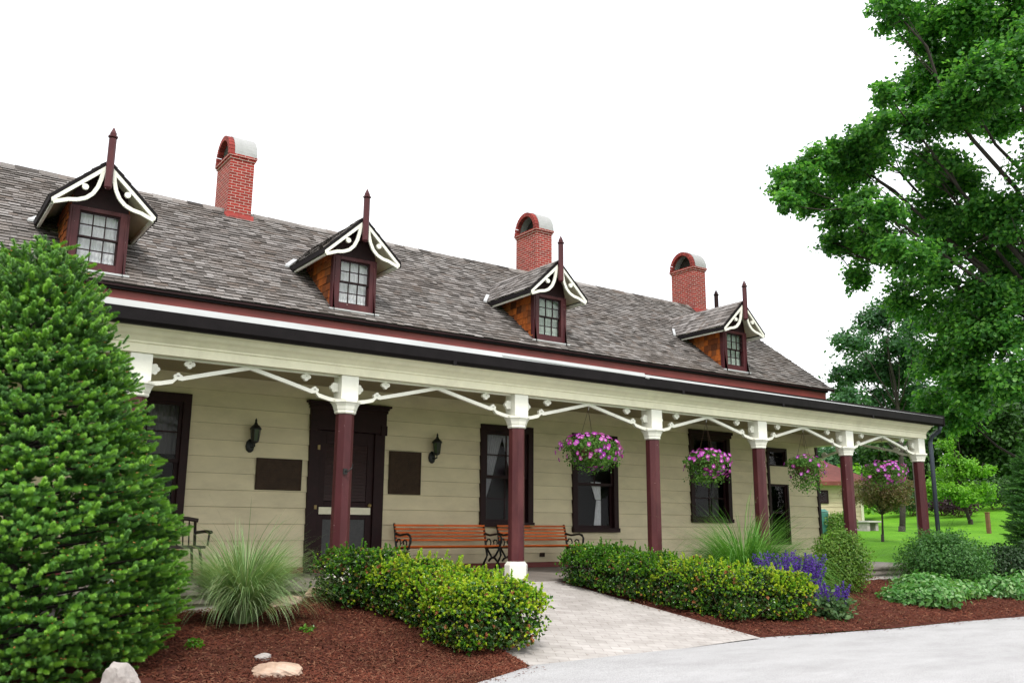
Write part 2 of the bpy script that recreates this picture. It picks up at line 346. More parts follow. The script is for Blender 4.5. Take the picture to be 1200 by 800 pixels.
# the ground sheet: fine near, coarse to the horizon
xs=np.unique(np.r_[-400,-200,-90,-50,-30,np.arange(-20,30,.5),np.arange(30,80,2.),90,110,140,180,260,420])
ys=np.unique(np.r_[-300,-120,-50,-20,-10,np.arange(-4,16,.4),np.arange(16,60,2.),70,90,130,200,420])
X,Y=np.meshgrid(xs,ys); Z=G(np.clip(X,-60,105),np.clip(Y,-60,75))
Z=Z+.05*wob(X,Y,.25)*sm((X-18)/6)
i=np.arange(len(xs)-1)[None]+np.arange(len(ys)-1)[:,None]*len(xs); n=len(xs)
g=MB().add(np.stack([X,Y,Z],-1).reshape(-1,3),np.stack([i,i+1,i+n+1,i+n],-1).reshape(-1,4),.5).build('lawn_ground',M['lawn'],smooth=True)
tag(g,'green lawn ground rising gently behind the house',None,kind='structure')
# road edge (shared)
EL=[(-6,4.6),(-2,4.75),(1,5.0),(3.0,5.62),(3.95,6.17),(4.5,6.46),(5.0,6.74)]         # left bed / road
ER=[(8.35,6.98),(8.75,6.95),(9.3,6.86),(10.7,6.72),(12.2,6.7),(13.7,6.58),(17,6.75),(21,7.5),(26,9.2)]
sheet('road',[(-14,-7),(0,-7),(20,-7),(30,-3)],[(-14,4.4)]+EL+[(5.3,6.86),(6.4,6.96),(8.0,7.02)]+ER,160,40,lambda X,Y,e:G(X,Y)*0-.502+.043*np.maximum(.567*X+.799*Y-20,0)*sm((X-17)/6)+.004*wob(X,Y,1.1),M['road'],'pale grey aggregate road in front of the house')
sheet('path',[(5.02,6.68),(6.4,6.76),(8.34,6.90)],[(5.35,10.16),(6.4,10.16),(7.95,10.16)],40,60,lambda X,Y,e:ramp_z(Y)+.006*wob(X,Y,2.)+.002,M['path'],'grey paver path sloping up to the porch')
def mz(X,Y,e): return G(X,Y)+.03+e*(.035+.028*wob(X,Y,2.1,1)+.012*wob(X,Y,9.,2)+.008*wob(X,Y,23.,3))
LB=([(-6,4.62)]+EL[1:6]+[(4.99,6.76)],[(-6,10.16),(0,10.16),(5.33,10.16)])
RB=([(8.36,7.0)]+ER[1:],[(7.97,10.16),(12,10.16),(17.5,10.16),(19.5,10.6),(24,12.0)])
sheet('mulch_bed',LB[0],LB[1],260,120,mz,M['mulch'],'red brown mulch bed left of the path')
sheet('mulch_bed',RB[0],RB[1],300,90,mz,M['mulch'],'red brown mulch bed right of the path')
# loose chips
def chips(n,B,T,seed,smin,smax):
    r=np.random.RandomState(seed)
    u=r.rand(n); v=r.rand(n)**1.3
    def at(P,u):
        P=np.array(P,float); d=np.r_[0,np.cumsum(np.linalg.norm(np.diff(P,axis=0),axis=1))]; return np.c_[np.interp(u*d[-1],d,P[:,0]),np.interp(u*d[-1],d,P[:,1])]
    p=at(B,u)*(1-v[:,None])+at(T,u)*v[:,None]
    P=np.c_[p,G(p[:,0],p[:,1])+.075+.028*wob(p[:,0],p[:,1],2.1,1)+r.rand(n)*.008-np.clip(.012-v*.3,0,1)*2]
    a=r.rand(n)*2*PI; t=r.randn(n)*.35
    A=np.c_[np.cos(a)*np.cos(t),np.sin(a)*np.cos(t),np.sin(t)]; B_=np.c_[-np.sin(a),np.cos(a),r.randn(n)*.3]; B_/=np.linalg.norm(B_,axis=1)[:,None]; C_=np.cross(A,B_)
    T_=([(-1,-.28,0),(1,-.2,0),(1,.25,0),(-1,.2,0),(-.9,-.2,.22),(.9,-.15,.22),(.9,.2,.2),(-.9,.15,.2)],[(4,5,6,7),(0,1,5,4),(1,2,6,5),(2,3,7,6),(3,0,4,7)])
    return T_,P,A,B_,C_,smin+(smax-smin)*r.rand(n)
mb=MB(); mb.inst(*chips(34000,LB[0][3:],[(0,10.1),(5.3,10.1)],1,.008,.022)); mb.inst(*chips(20000,RB[0][:7],[(7.97,10.1),(12,10.1),(17,10.1)],2,.010,.024))
def edge_chips(P,n,sd,seed,zf):
    r=np.random.RandomState(seed); P=np.array(P,float); d=np.r_[0,np.cumsum(np.linalg.norm(np.diff(P,axis=0),axis=1))]; u=r.rand(n)*d[-1]
    q=np.c_[np.interp(u,d,P[:,0]),np.interp(u,d,P[:,1])]; nrm=np.array((P[-1][1]-P[0][1],-(P[-1][0]-P[0][0])),float); nrm/=np.linalg.norm(nrm); q=q+nrm*(np.abs(r.randn(n))*sd)[:,None]
    a=r.rand(n)*2*PI; A=np.c_[np.cos(a),np.sin(a),np.zeros(n)]; B_=np.c_[-np.sin(a),np.cos(a),np.zeros(n)]; C_=np.tile((0,0,1.),(n,1))
    mb.inst(([(-1,-.28,0),(1,-.2,0),(1,.25,0),(-1,.2,0),(-.9,-.2,.22),(.9,-.15,.22),(.9,.2,.2),(-.9,.15,.2)],[(4,5,6,7),(0,1,5,4),(1,2,6,5),(2,3,7,6),(3,0,4,7)]),np.c_[q,zf(q[:,0],q[:,1])],A,B_,C_,.004+.010*r.rand(n))
rz_=lambda X,Y:-.494+0*X
edge_chips(EL[2:],420,.10,5,rz_); edge_chips(ER[:7],520,.10,6,rz_); edge_chips([(7.97,10.1),(8.3,7.0)],260,.07,7,lambda X,Y:ramp_z(Y)+.008)
tag(mb.build('mulch_chips',M['chip']),'red brown wood chips scattered over the beds','mulch',kind='stuff')
# stray chips spilled on the path and kerb line
# ---------------------------------------------------------------- house
H=thing('farmhouse','long cream farmhouse with maroon porch posts and four dormers','house',(7.5,13.1,0))
W=13.128; PY=10.39
XL,XR=-3.1,18.12; YB=18.78
POST=[-2.95,-.33,2.27,4.785,7.465,10.15,12.74,15.31,17.82]
openings=[(2.47,3.62,.70,2.55),(5.56,6.66,0,2.55),(8.65,9.77,.72,2.48),(10.72,11.83,.63,2.45),(13.88,15.10,.83,2.72),(16.36,17.03,.35,2.49)]
def siding(mb,x0,x1,z0,z1,ops,yf,expo=.24,base=.003):
    k=math.floor((z0-base)/expo)
    while base+k*expo<z1:
        a=base+k*expo; b=min(a+expo-.0028,z1); a_=max(a,z0)
        hit=[o for o in ops if o[2]<b-.001 and o[3]>a_]
        xsb=sorted({x0,x1}|{v for o in hit for v in (o[0],o[1])})
        if not hit: # random board joints
            xsb=sorted({x0,x1}|{x0+(x1-x0)*random.random() for _ in range(max(1,int((x1-x0)/5)))})
        for xa,xb in zip(xsb,xsb[1:]):
            zr=[(a_,b)]
            for o in hit:
                if o[0]<xb-1e-6 and o[1]>xa+1e-6:
                    nz=[]
                    for p,q in zr:
                        if o[2]>p: nz.append((p,min(q,o[2])))
                        if o[3]<q: nz.append((max(p,o[3]),q))
                    zr=[z for z in nz if z[1]-z[0]>.002]
            g=.0 if hit else .0022
            for p,q in zr:
                f=lambda z:yf-.006+.024*(z-a)/(expo)   # proud at the bottom edge
                mb.hexa([(xa+g,f(p),p),(xb-g,f(p),p),(xb-g,yf+.05,p),(xa+g,yf+.05,p),(xa+g,f(q),q),(xb-g,f(q),q),(xb-g,yf+.05,q),(xa+g,yf+.05,q)])
        k+=1
mb=MB(); siding(mb,XL,XR,.09,3.75,openings,W-.008)
wall=mb.build('wall',M['siding'],H)
mb=MB()
ox=sorted({XL+.15,XR-.15}|{v for o in openings for v in o[:2]})
for xa,xb in zip(ox,ox[1:]):
    zz=[(.1,3.7)]
    for o in openings:
        if o[0]<xb-1e-6 and o[1]>xa+1e-6: zz=[(p,q) for a,b in zz for p,q in ((a,min(b,o[2])),(max(a,o[3]),b)) if q-p>.02]
    for p,q in zz: mb.box(xa,xb,W+.025,W+.038,p,q)
mb.build('wall_backing',M['lapshade'],wall)  # dark sheet behind the board gaps stands in for lap shadow lines
mb=MB()   # gable end and back walls with lapped courses as simple solid leaves
for xa,xb in ((XL,XL+.14),(XR-.14,XR)):
    mb.prism([(W+.045,0),(YB,0),(YB,3.75),(15.955,6.2),(W+.045,3.75)],'yz',xa,xb)
mb.box(XL+.14,XR-.14,YB-.14,YB,0,3.75)
mb.build('wall',M['siding'],H)
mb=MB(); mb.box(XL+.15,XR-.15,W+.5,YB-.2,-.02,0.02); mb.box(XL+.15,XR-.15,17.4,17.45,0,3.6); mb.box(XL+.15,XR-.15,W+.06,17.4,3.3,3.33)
mb.box(XL+.16,XR-.16,W+.8,W+.82,.02,3.3); mb.build('interior',M['inner'],H)  # near-black plane added behind the windows, room shade put into its colour
# baseboard, corner boards
mb=MB(); mb.box(XL,XR,W-.03,W+.03,0,.088); mb.build('baseboard',M['redtrim'],H)
mb=MB(); mb.box(XR-.005,XR+.075,W-.035,W+.12,0,3.7); mb.build('corner_board',M['darktrim'],H)
mb=MB(); mb.box(9.95,10.05,W-.03,W,.18,.25); mb.build('outlet_cover',M['bronze'],H)
# foundation and porch floor
mb=MB(); mb.box(XL-.1,18.2,10.16,YB,-.9,-.13); mb.build('foundation',M['concrete'],H)
mb=MB(); 
x=XL-.1
while x<18.22:
    mb.box(x+.002,min(x+.13,18.25)-.002,10.10,W+.02,-.035,0); x+=.13
mb.box(XL-.1,18.24,10.13,W,-.128,-.037)
mb.build('porch_floor',M['deck'],H)
mb=MB(); mb.box(14.6,17.7,9.72,10.155,-.75,-.17); mb.build('step',M['concrete'],H,bevel=.01)
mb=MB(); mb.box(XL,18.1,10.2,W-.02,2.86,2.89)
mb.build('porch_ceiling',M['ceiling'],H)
# beam with crown moulding
BX0,BX1=XL-.05,17.98
prof=[(10.25,2.568),(10.25,2.665),(10.235,2.675),(10.235,2.695),(10.215,2.715),(10.19,2.74),(10.15,2.765),(10.12,2.80),(10.075,2.825),(10.06,2.86),(10.53,2.86),(10.53,2.568)]
mb=MB(); mb.prism(prof,'yz',BX0,BX1); be=mb.build('porch_beam',M['cream'],H); fixn(be)
mb=MB(); 
pr=[(17.70,2.568),(18.0,2.568),(18.0,2.665),(18.03,2.70),(18.07,2.78),(18.1,2.86),(17.70,2.86)]
mb.prism([(p[0],p[1]) for p in pr],'xz',10.531,W); be=mb.build('porch_beam',M['cream'],H); fixn(be)
# gutter
GX1=18.18
mb=MB(); mb.prism([(10.058,2.823),(10.0,2.825),(9.955,2.86),(9.945,2.992),(9.965,2.992),(9.975,2.875),(10.01,2.85),(10.058,2.85)],'yz',XL-.1,GX1)
mb.box(GX1,GX1+.02,9.94,10.06,2.82,2.995); gt=fixn(mb.build('gutter',M['black'],H))
for x in (1.4,6.1,10.4,12.9,15.6):
    MB().box(x,x+.05,9.935,9.96,2.80,2.86).build('gutter_bracket',M['black'],H)
# porch roof
mb=MB(); mb.hexa([(XL-.1,9.985,3.00),(GX1+.1,9.985,3.00),(GX1+.1,12.84,3.64),(XL-.1,12.84,3.64),(XL-.1,9.985,3.05),(GX1+.1,9.985,3.05),(GX1+.1,12.84,3.69),(XL-.1,12.84,3.69)])
mb.hexa([(XL-.1,9.985,3.00),(GX1+.1,9.985,3.00),(GX1+.1,9.985,2.865),(XL-.1,9.985,2.865),(XL-.1,10.03,3.0),(GX1+.1,10.03,3.0),(GX1+.1,10.03,2.865),(XL-.1,10.03,2.865)])
fixn(mb.build('porch_roof',M['black'],H))
mb=MB() # light metal drip edge, narrowing to the right
seg=[(XL-.1,.075),(4,.072),(8.0,.066),(9.6,.060),(9.61,.040),(11,.032),(13,.020),(16,.010),(GX1,.006)]
for (xa,ha),(xb,hb) in zip(seg,seg[1:]):
    mb.hexa([(xa,9.95,2.996),(xb,9.95,2.996),(xb,10.02,2.996),(xa,10.02,2.996),(xa,9.963,2.996+ha),(xb,9.963,2.996+hb),(xb,10.03,2.996+hb),(xa,10.03,2.996+ha)])
mb.build('roof_flashing',M['metal'],H)
mb=MB(); mb.tube([(6.9,9.95,3.025),(9.58,9.95,3.00)],.010,8); mb.tube([(9.6,9.955,2.995),(9.68,9.955,2.99)],.024,8); mb.build('roof_flashing',M['metal'],H)
# porch end triangle
mb=MB(); mb.prism([(10.06,2.863),(12.84,2.863),(12.84,3.635),(10.06,3.01)],'yz',18.02,18.08); fixn(mb.build('porch_end_board',M['cream'],H))
# downspouts
mb=MB(); mb.tube([(18.16,10.02,2.83),(18.17,10.06,2.74),(18.17,10.24,2.62),(18.17,10.28,2.5),(18.17,10.28,-.2)],.045,10); mb.build('downspout',M['downpipe'],H,smooth=True)
# posts
for k,x in enumerate(POST):
    o8=PI/8
    mb=MB(); mb.lathe((x,PY,0),[(.119,.22),(.116,2.10)],8,o8); P_=mb.build('porch_post',M['maroon'],H,bevel=.006)
    mb=MB(); mb.lathe((x,PY,0),[(.165,0),(.165,.19),(.148,.212),(.130,.235)],8,o8); mb.build('post_base',M['white'],P_,bevel=.005)
    mb=MB(); mb.lathe((x,PY,0),[(.125,2.085),(.138,2.10),(.138,2.125),(.146,2.14),(.158,2.18),(.178,2.215),(.192,2.225),(.192,2.255),(.15,2.262)],8,o8); mb.build('capital',M['white'],P_,bevel=.004)
    mb=MB(); mb.box(x-.118,x+.118,PY-.118,PY+.118,2.263,2.566); mb.build('post_block',M['white'],P_,bevel=.006)
    if k==3:
        mb=MB(); mb.tube([(x-.03,PY-.13,1.37),(x-.01,PY-.18,1.36),(x+.03,PY-.19,1.40),(x+.05,PY-.18,1.45)],.009,6); mb.box(x-.05,x+.0,PY-.14,PY-.12,1.33,1.40); mb.build('hook',M['blackiron'],P_)
# spandrels
def trefoil(mb,x,z,s,ang,y0=PY-.022,y1=PY+.022):
    s*=1.12
    for a in (-75,0,75):
        t=R(ang+a); cx=x+math.cos(t)*s*.62; cz=z+math.sin(t)*s*.62
        mb.prism([(cx+s*.5*math.cos(q*PI/5),cz+s*.5*math.sin(q*PI/5)) for q in range(10)],'xz',y0-(.002 if a==0 else 0),y1+(.002 if a==0 else 0))
for a,b in zip(POST,POST[1:]):
    m_=(a+b)/2
    for xs_,sg in ((a,1),(b,-1)):
        f=lambda d:xs_+sg*d
        L_=abs(m_-xs_)
        mb=MB()
        y0,y1=PY-.024,PY+.024
        pts=[(.115,2.245),(.24,2.262),(.375,2.295),(.42,2.345),(.47,2.335),(L_*.62,2.42),(L_,2.545)]
        for (d0,z0),(d1,z1) in zip(pts,pts[1:]):
            t=.024
            poly=[(f(d0),z0-t),(f(d1),z1-t),(f(d1),z1+t),(f(d0),z0+t)]
            mb.prism(poly,'xz',y0,y1)
        trefoil(mb,f(.43),2.35,.042,90)
        mb.prism([(f(.12),2.36),(f(.17),2.36),(f(.175),2.47),(f(.12),2.47)],'xz',y0,y1)
        trefoil(mb,f(.165),2.415,.05,0 if sg>0 else 180)
        mb.box(f(.55)-.022,f(.55)+.022,y0+.004,y1-.004,2.52,2.568); trefoil(mb,f(.55),2.52,.05,-90)
        mb.box(f(.1) if sg>0 else f(L_),f(L_) if sg>0 else f(.1),PY-.016,PY+.016,2.548,2.567)
        fixn(mb.build('spandrel',M['white'],H))
# side spandrels at the right-hand end of the porch (seen against the light)
for ya,yb in ((PY,11.75),(W-.02,11.75)):
    sg=1 if yb>ya else -1; L_=abs(yb-ya)
    mb=MB(); pts=[(.115,2.22),(.4,2.29),(.5,2.34),(L_,2.545)]
    for (d0,z0),(d1,z1) in zip(pts,pts[1:]):
        mb.prism([(ya+sg*d0,z0-.024),(ya+sg*d1,z1-.024),(ya+sg*d1,z1+.024),(ya+sg*d0,z0+.024)],'yz',17.80,17.85)
    for a_ in (15,90,165):
        cy=ya+sg*.46+.035*math.cos(R(a_)); cz=2.36+.035*math.sin(R(a_)); mb.prism([(cy+.035*math.cos(q*PI/5),cz+.035*math.sin(q*PI/5)) for q in range(10)],'yz',17.798-.001*a_/90,17.852+.001*a_/90)
    fixn(mb.build('spandrel',M['white'],H))
# main fascia + soffit
mb=MB(); mb.box(XL-.05,18.28,12.83,12.90,3.70,3.875); mb.build('fascia',M['redtrim'],H)
mb=MB(); mb.box(XL-.05,18.3,12.775,12.84,3.865,3.905); mb.box(XL-.05,18.28,12.90,W+.1,3.75,3.80); mb.build('eave_board',M['black'],H)
for p0,p1 in (((18.28,12.85),(18.34,12.95)),):
    MB().box(p0[0]-.1,p0[0]+.02,12.83,12.99,3.62,3.70).build('eave_bracket',M['darktrim'],H)
# roof
SL=.776; EY,EZ=12.745,3.932; RY,RZ=15.955,6.423
def shingle(mb,o,u,v,nrm,length,rng,expo,wid,th):
    o=np.array(o,float);u=np.array(u,float);v=np.array(v,float);nrm=np.array(nrm,float)
    k=0; n=int(round(length/expo)); ex=length/n
    for k in range(n):
        v0=k*ex; v1=min(v0+ex*1.5,length) if k<n-1 else length
        a,b=rng(v0+ex*.5); 
        if b-a<.03: continue
        x=a-random.random()*wid
        while x<b:
            w=wid*(.6+.8*random.random()); xa=max(x,a); xb=min(x+w-.004,b); x+=w
            if xb-xa<.01: continue
            t=th*(.75+.5*random.random()); j=(random.random()-.5)*ex*.16; vv=v0+j if k else v0-abs(j)
            t1=th*.2
            P=[o+u*xa+v*vv,o+u*xb+v*vv,o+u*xb+v*v1,o+u*xa+v*v1]
            Q=[P[0]+nrm*t,P[1]+nrm*t,P[2]+nrm*t1,P[3]+nrm*t1]
            q_=.12+.88*random.random(); mb.add(np.array(P+Q),np.array([(4,5,6,7),(0,1,5,4),(1,2,6,5),(3,0,4,7)]),np.array([q_,.03,q_*.5,q_*.5]))  # butt faces get the darkest tone: end grain plus painted course shadow
ln=math.hypot(RY-EY,RZ-EZ); v=np.array((0,(RY-EY)/ln,(RZ-EZ)/ln)); nr=np.array((0,-v[2],v[1]))
RX=lambda t:18.50+(18.16-18.50)*t
mb=MB()
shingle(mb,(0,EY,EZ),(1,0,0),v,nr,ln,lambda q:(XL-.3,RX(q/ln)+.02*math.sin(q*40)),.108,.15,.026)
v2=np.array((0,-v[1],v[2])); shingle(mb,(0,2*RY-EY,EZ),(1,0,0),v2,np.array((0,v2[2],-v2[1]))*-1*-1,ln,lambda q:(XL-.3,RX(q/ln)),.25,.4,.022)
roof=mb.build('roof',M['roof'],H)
mb=MB()
mb.hexa([(XL-.3,EY,EZ-.035),(18.5,EY,EZ-.035),(18.14,RY,RZ-.035),(XL-.3,RY,RZ-.035),(XL-.3,EY,EZ-.003),(18.5,EY,EZ-.003),(18.14,RY,RZ-.003),(XL-.3,RY,RZ-.003)])
y2=2*RY-EY
mb.hexa([(XL-.3,RY,RZ-.035),(18.14,RY,RZ-.035),(18.5,y2,EZ-.035),(XL-.3,y2,EZ-.035),(XL-.3,RY,RZ-.003),(18.14,RY,RZ-.003),(18.5,y2,EZ-.003),(XL-.3,y2,EZ-.003)])
mb.build('roof_deck',M['darktrim'],roof)
mb=MB(); x=XL-.3
while x<18.1:
    w=.3*(.8+.4*random.random()); z=RZ+.012*random.random(); xb=min(x+w+.02,18.15)
    mb.hexa([(x,RY-.13,z-.08),(xb,RY-.13,z-.08),(xb,RY+.13,z-.08),(x,RY+.13,z-.08),(x,RY-.005,z+.035),(xb,RY-.005,z+.028),(xb,RY+.005,z+.028),(x,RY+.005,z+.035)]); x+=w
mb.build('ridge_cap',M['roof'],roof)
# finial helper
def finial(mb,x,y,z0,z1,r=.052):
    h=z1-z0
    mb.lathe((x,y,z0),[(r*.55,-.03),(r,.0),(r,h-.17)],8,PI/8)
    mb.lathe((x,y,z1),[(r*.5,-.171),(r*.6,-.155),(r*1.25,-.15),(r*1.3,-.13),(r*.85,-.115),(r*.9,-.09),(r*.55,-.05),(r*.12,0)],8,PI/8)
mb=MB(); finial(mb,18.12,RY,RZ-.1,RZ+.62,.06); mb.build('finial',M['darktrim'],H)
# chimneys
def chimney(x,yf=15.745,w=.45,d=.80,zs=7.484):
    mb=MB(); zb=EZ+(yf-EY)*SL-.15
    mb.box(x,x+w,yf,yf+d,zb,zs-.09); mb.box(x-.02,x+w+.02,yf-.02,yf+d+.02,zs-.09,zs-.045); mb.box(x-.04,x+w+.04,yf-.04,yf+d+.04,zs-.0449,zs)
    c=mb.build('chimney',M['brick'],H)
    yc=yf+d/2; ro=d/2+.02; ri=ro-.085; ez=1.1; n=17
    for X0,X1 in ((x-.045,x+.06),):
        mb=MB()
        for q in range(n):
            t0=PI*q/n+.012; t1=PI*(q+1)/n-.012
            P=[(yc-ri*math.cos(t0),zs+ri*ez*math.sin(t0)),(yc-ro*math.cos(t0),zs+ro*ez*math.sin(t0)),(yc-ro*math.cos(t1),zs+ro*ez*math.sin(t1)),(yc-ri*math.cos(t1),zs+ri*ez*math.sin(t1))]
            mb.prism(P,'yz',X0,X1)
        fixn(mb.build('arch_bricks',M['archbrick'],c))
    mb=MB(); n=20
    for q in range(n):
        t0=PI*q/n; t1=PI*(q+1)/n; a=ro+.012
        P=[(yc-(ri+.015)*math.cos(t0),zs+(ri+.015)*ez*math.sin(t0)),(yc-a*math.cos(t0),zs+a*ez*math.sin(t0)),(yc-a*math.cos(t1),zs+a*ez*math.sin(t1)),(yc-(ri+.015)*math.cos(t1),zs+(ri+.015)*ez*math.sin(t1))]
        mb.prism(P,'yz',x+.061,x+w+.035)
    fixn(mb.build('vault_cap',M['vault'],c,smooth=False))
    mb=MB(); mb.box(x-.02,x+w,yf+.08,yf+d-.08,zs+.001,zs+.012); mb.prism([(yc-(ri+.03)*math.cos(PI*q/16),zs+.014+(ri+.03)*ez*math.sin(PI*q/16)) for q in range(17)],'yz',x+w*.55,x+w-.01); fixn(mb.build('flue_dark_back',M['vaultshade'],c))  # near-black floor and added back plate paint the shade inside the vault opening
    mb=MB(); zc=EZ+(yf-EY)*SL
    mb.hexa([(x-.03,yf-.07,zc-.06),(x+w+.03,yf-.07,zc-.06),(x+w+.05,yf-.002,zc),(x-.05,yf-.002,zc),(x-.03,yf-.07,zc-.035),(x+w+.03,yf-.07,zc-.035),(x+w+.05,yf-.002,zc+.08),(x-.05,yf-.002,zc+.08)])
    mb.build('chimney_flashing',M['archbrick'],c)
for x in (4.72,11.84,17.03): chimney(x)
# dormers
def sash_grid(mb,x0,x1,z0,z1,y,cols,rows,t=.018,dpt=.03,fr=.035):
    mb.box(x0,x0+fr,y,y+dpt,z0,z1); mb.box(x1-fr,x1,y,y+dpt,z0,z1)
    mb.box(x0+fr,x1-fr,y,y+dpt,z0,z0+fr); mb.box(x0+fr,x1-fr,y,y+dpt,z1-fr,z1)
    a,b,c,d=x0+fr,x1-fr,z0+fr,z1-fr
    for i in range(1,cols): xm=a+(b-a)*i/cols; mb.box(xm-t/2,xm+t/2,y+.004,y+dpt-.004,c,d)
    for i in range(1,rows): zm=c+(d-c)*i/rows; mb.box(a,b,y+.005,y+dpt-.005,zm-t/2,zm+t/2)
def curtain(x0,x1,z0,z1,y,mat,parent,folds=14,amp=.012,name='curtain',shape=None):
    n=folds*4; V=[];
    rows=12
    for j in range(rows+1):
        t=j/rows; z=z0+(z1-z0)*t
        a,b=(x0,x1) if shape is None else shape(t)
        for i in range(n+1): V.append((a+(b-a)*i/n,y+amp*math.sin(i*PI/2+.5*math.sin(j))+.004*random.random(),z))
    F=np.array([(j*(n+1)+i,j*(n+1)+i+1,(j+1)*(n+1)+i+1,(j+1)*(n+1)+i) for j in range(rows) for i in range(n)])
    MB().add(np.array(V),F,.5).build(name,mat,parent,smooth=True)
def dormer(xc,lace,label):
    hw,za,ze,Yf=.676,5.627,4.981,12.675; cw=.387; Yc=12.936
    mainY=lambda z:EY+(z-EZ)/SL
    s=(za-ze)/hw; sl=math.hypot(hw,za-ze)
    D_=MB()
    # roof planes shingled
    for sg in (-1,1):
        u=np.array((0,1,0)); v=np.array((-sg*hw/sl,0,(za-ze)/sl)); nn=np.array((sg*(za-ze)/sl,0,hw/sl))
        o=(xc+sg*hw,0,ze)
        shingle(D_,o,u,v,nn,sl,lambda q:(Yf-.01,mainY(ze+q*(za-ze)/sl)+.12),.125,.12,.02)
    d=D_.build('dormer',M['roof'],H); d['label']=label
    mb=MB()
    for sg in (-1,1):
        yb0=mainY(ze)+.1; yb1=mainY(za)+.1
        mb.hexa([(xc+sg*hw,Yf+.03,ze-.045),(xc+sg*hw,yb0,ze-.045),(xc,yb1,za-.045),(xc,Yf+.03,za-.045),(xc+sg*hw,Yf+.03,ze-.002),(xc+sg*hw,yb0,ze-.002),(xc,yb1,za-.002),(xc,Yf+.03,za-.002)])
    fixn(mb.build('soffit',M['cream'],d))
    # dark rake edge and eave fascia
    mb=MB()
    for sg in (-1,1):
        mb.prism([(xc,za+.004),(xc+sg*(hw+.012),ze+.004-.012*s),(xc+sg*(hw+.012),ze-.085-.012*s),(xc,za-.085)],'xz',Yf-.03,Yf+.028)
        mb.hexa([(xc+sg*(hw-.02),Yf+.03,ze-.09),(xc+sg*(hw+.012),Yf+.03,ze-.09),(xc+sg*(hw+.012),mainY(ze-.09)+.05,ze-.09),(xc+sg*(hw-.02),mainY(ze-.09)+.05,ze-.09),
                 (xc+sg*(hw-.02),Yf+.03,ze-.01),(xc+sg*(hw+.012),Yf+.03,ze-.01),(xc+sg*(hw+.012),mainY(ze)+.05,ze-.01),(xc+sg*(hw-.02),mainY(ze)+.05,ze-.01)])
    fixn(mb.build('rake_board',M['black'],d))
    # cream bargeboards with cut-out curve
    for sg in (-1,1):
        mb=MB(); y0,y1=Yf-.036,Yf-.004
        f=lambda q:(xc+sg*q[0],za+q[1])
        A=[(.045,-.125),(.655,-.125-.61*s+.0)]; 
        mb.prism([f((.045,-.105)),f((.665,-.105-.62*s)),f((.655,-.175-.60*s)),f((.045,-.175))],'xz',y0,y1)
        cur=[(.066,-.16),(.085,-.30),(.115,-.42),(.17,-.53),(.25,-.61),(.35,-.655),(.46,-.675),(.56,-.715),(.64,-.745)]
        for k,(p,q) in enumerate(zip(cur,cur[1:])):
            dx,dz=q[0]-p[0],q[1]-p[1]; l=math.hypot(dx,dz); nx,nz=-dz/l*.026,dx/l*.026
            mb.prism([f((p[0]-nx,p[1]-nz)),f((q[0]-nx,q[1]-nz)),f((q[0]+nx,q[1]+nz)),f((p[0]+nx,p[1]+nz))],'xz',y0+.001*(k%2)+.001,y1-.001*(k%2)-.001)
        cx,cz=f((.27,-.455)); mb.prism([(cx+.042*math.cos(q*PI/6),cz+.042*math.sin(q*PI/6)) for q in range(12)],'xz',y0-.003,y1+.003)
        p0=f((.27,-.455)); p1=f((.33,-.40)); mb.bar((p0[0],(y0+y1)/2,p0[1]),(p1[0],(y0+y1)/2,p1[1]),.03,.03,(0,1,0))
        # cream strip along the eave under the dark edge
        mb.hexa([(xc+sg*(hw-.055),Yf+.03,ze-.12),(xc+sg*(hw-.02),Yf+.03,ze-.12),(xc+sg*(hw-.02),mainY(ze-.12)+.02,ze-.12),(xc+sg*(hw-.055),mainY(ze-.12)+.02,ze-.12),
                 (xc+sg*(hw-.055),Yf+.03,ze-.06),(xc+sg*(hw-.02),Yf+.03,ze-.06),(xc+sg*(hw-.02),mainY(ze-.06)+.02,ze-.06),(xc+sg*(hw-.055),mainY(ze-.06)+.02,ze-.06)])
        fixn(mb.build('bargeboard',M['white'],d))
    mb=MB(); finial(mb,xc,Yf-.075,5.21,6.085); mb.build('finial',M['maroon'],d)
    # front wall round the window and gable
    zb=4.10; zt=4.99
    mb=MB(); iw=.262; wz0,wz1=4.215,4.93
    mb.prism([(xc-cw+.01,zt),(xc+cw-.01,zt),(xc+.33,za-.06-.34*s),(xc,za-.07),(xc-.33,za-.06-.34*s)],'xz',Yc+.02,Yc+.08)
    fixn(mb.build('gable_panel',M['darktrim'],d))
    mb=MB()
    mb.box(xc-cw,xc-iw,Yc-.01,Yc+.09,zb,zt); mb.box(xc+iw,xc+cw,Yc-.01,Yc+.09,zb,zt); mb.box(xc-iw,xc+iw,Yc-.012,Yc+.09,wz1,zt-.002); mb.box(xc-iw,xc+iw,Yc-.008,Yc+.09,zb+.003,wz0)
    mb.box(xc-cw+.03,xc-cw+.055,Yc-.022,Yc-.01,zb+.02,zt-.02); mb.box(xc+cw-.055,xc+cw-.03,Yc-.022,Yc-.01,zb+.02,zt-.02)
    mb.build('window_casing',M['maroon'],d,bevel=.004)
    zm=(wz0+wz1)/2
    mb=MB(); sash_grid(mb,xc-iw,xc+iw,zm-.01,wz1,Yc+.015,3,2,.014,.03,.022); sash_grid(mb,xc-iw,xc+iw,wz0,zm+.01,Yc+.047,3,2,.014,.03,.022)
    mb.build('window_sash',M['darktrim'],d)
    mb=MB(); mb.box(xc-iw,xc+iw,Yc+.030,Yc+.034,zm,wz1); mb.box(xc-iw,xc+iw,Yc+.060,Yc+.064,wz0,zm); mb.build('window_pane',M['glass2'],d)
    curtain(xc-iw-.03,xc+iw+.03,wz0-.03,wz1+.03,Yc+.12,lace,d,10,.012)
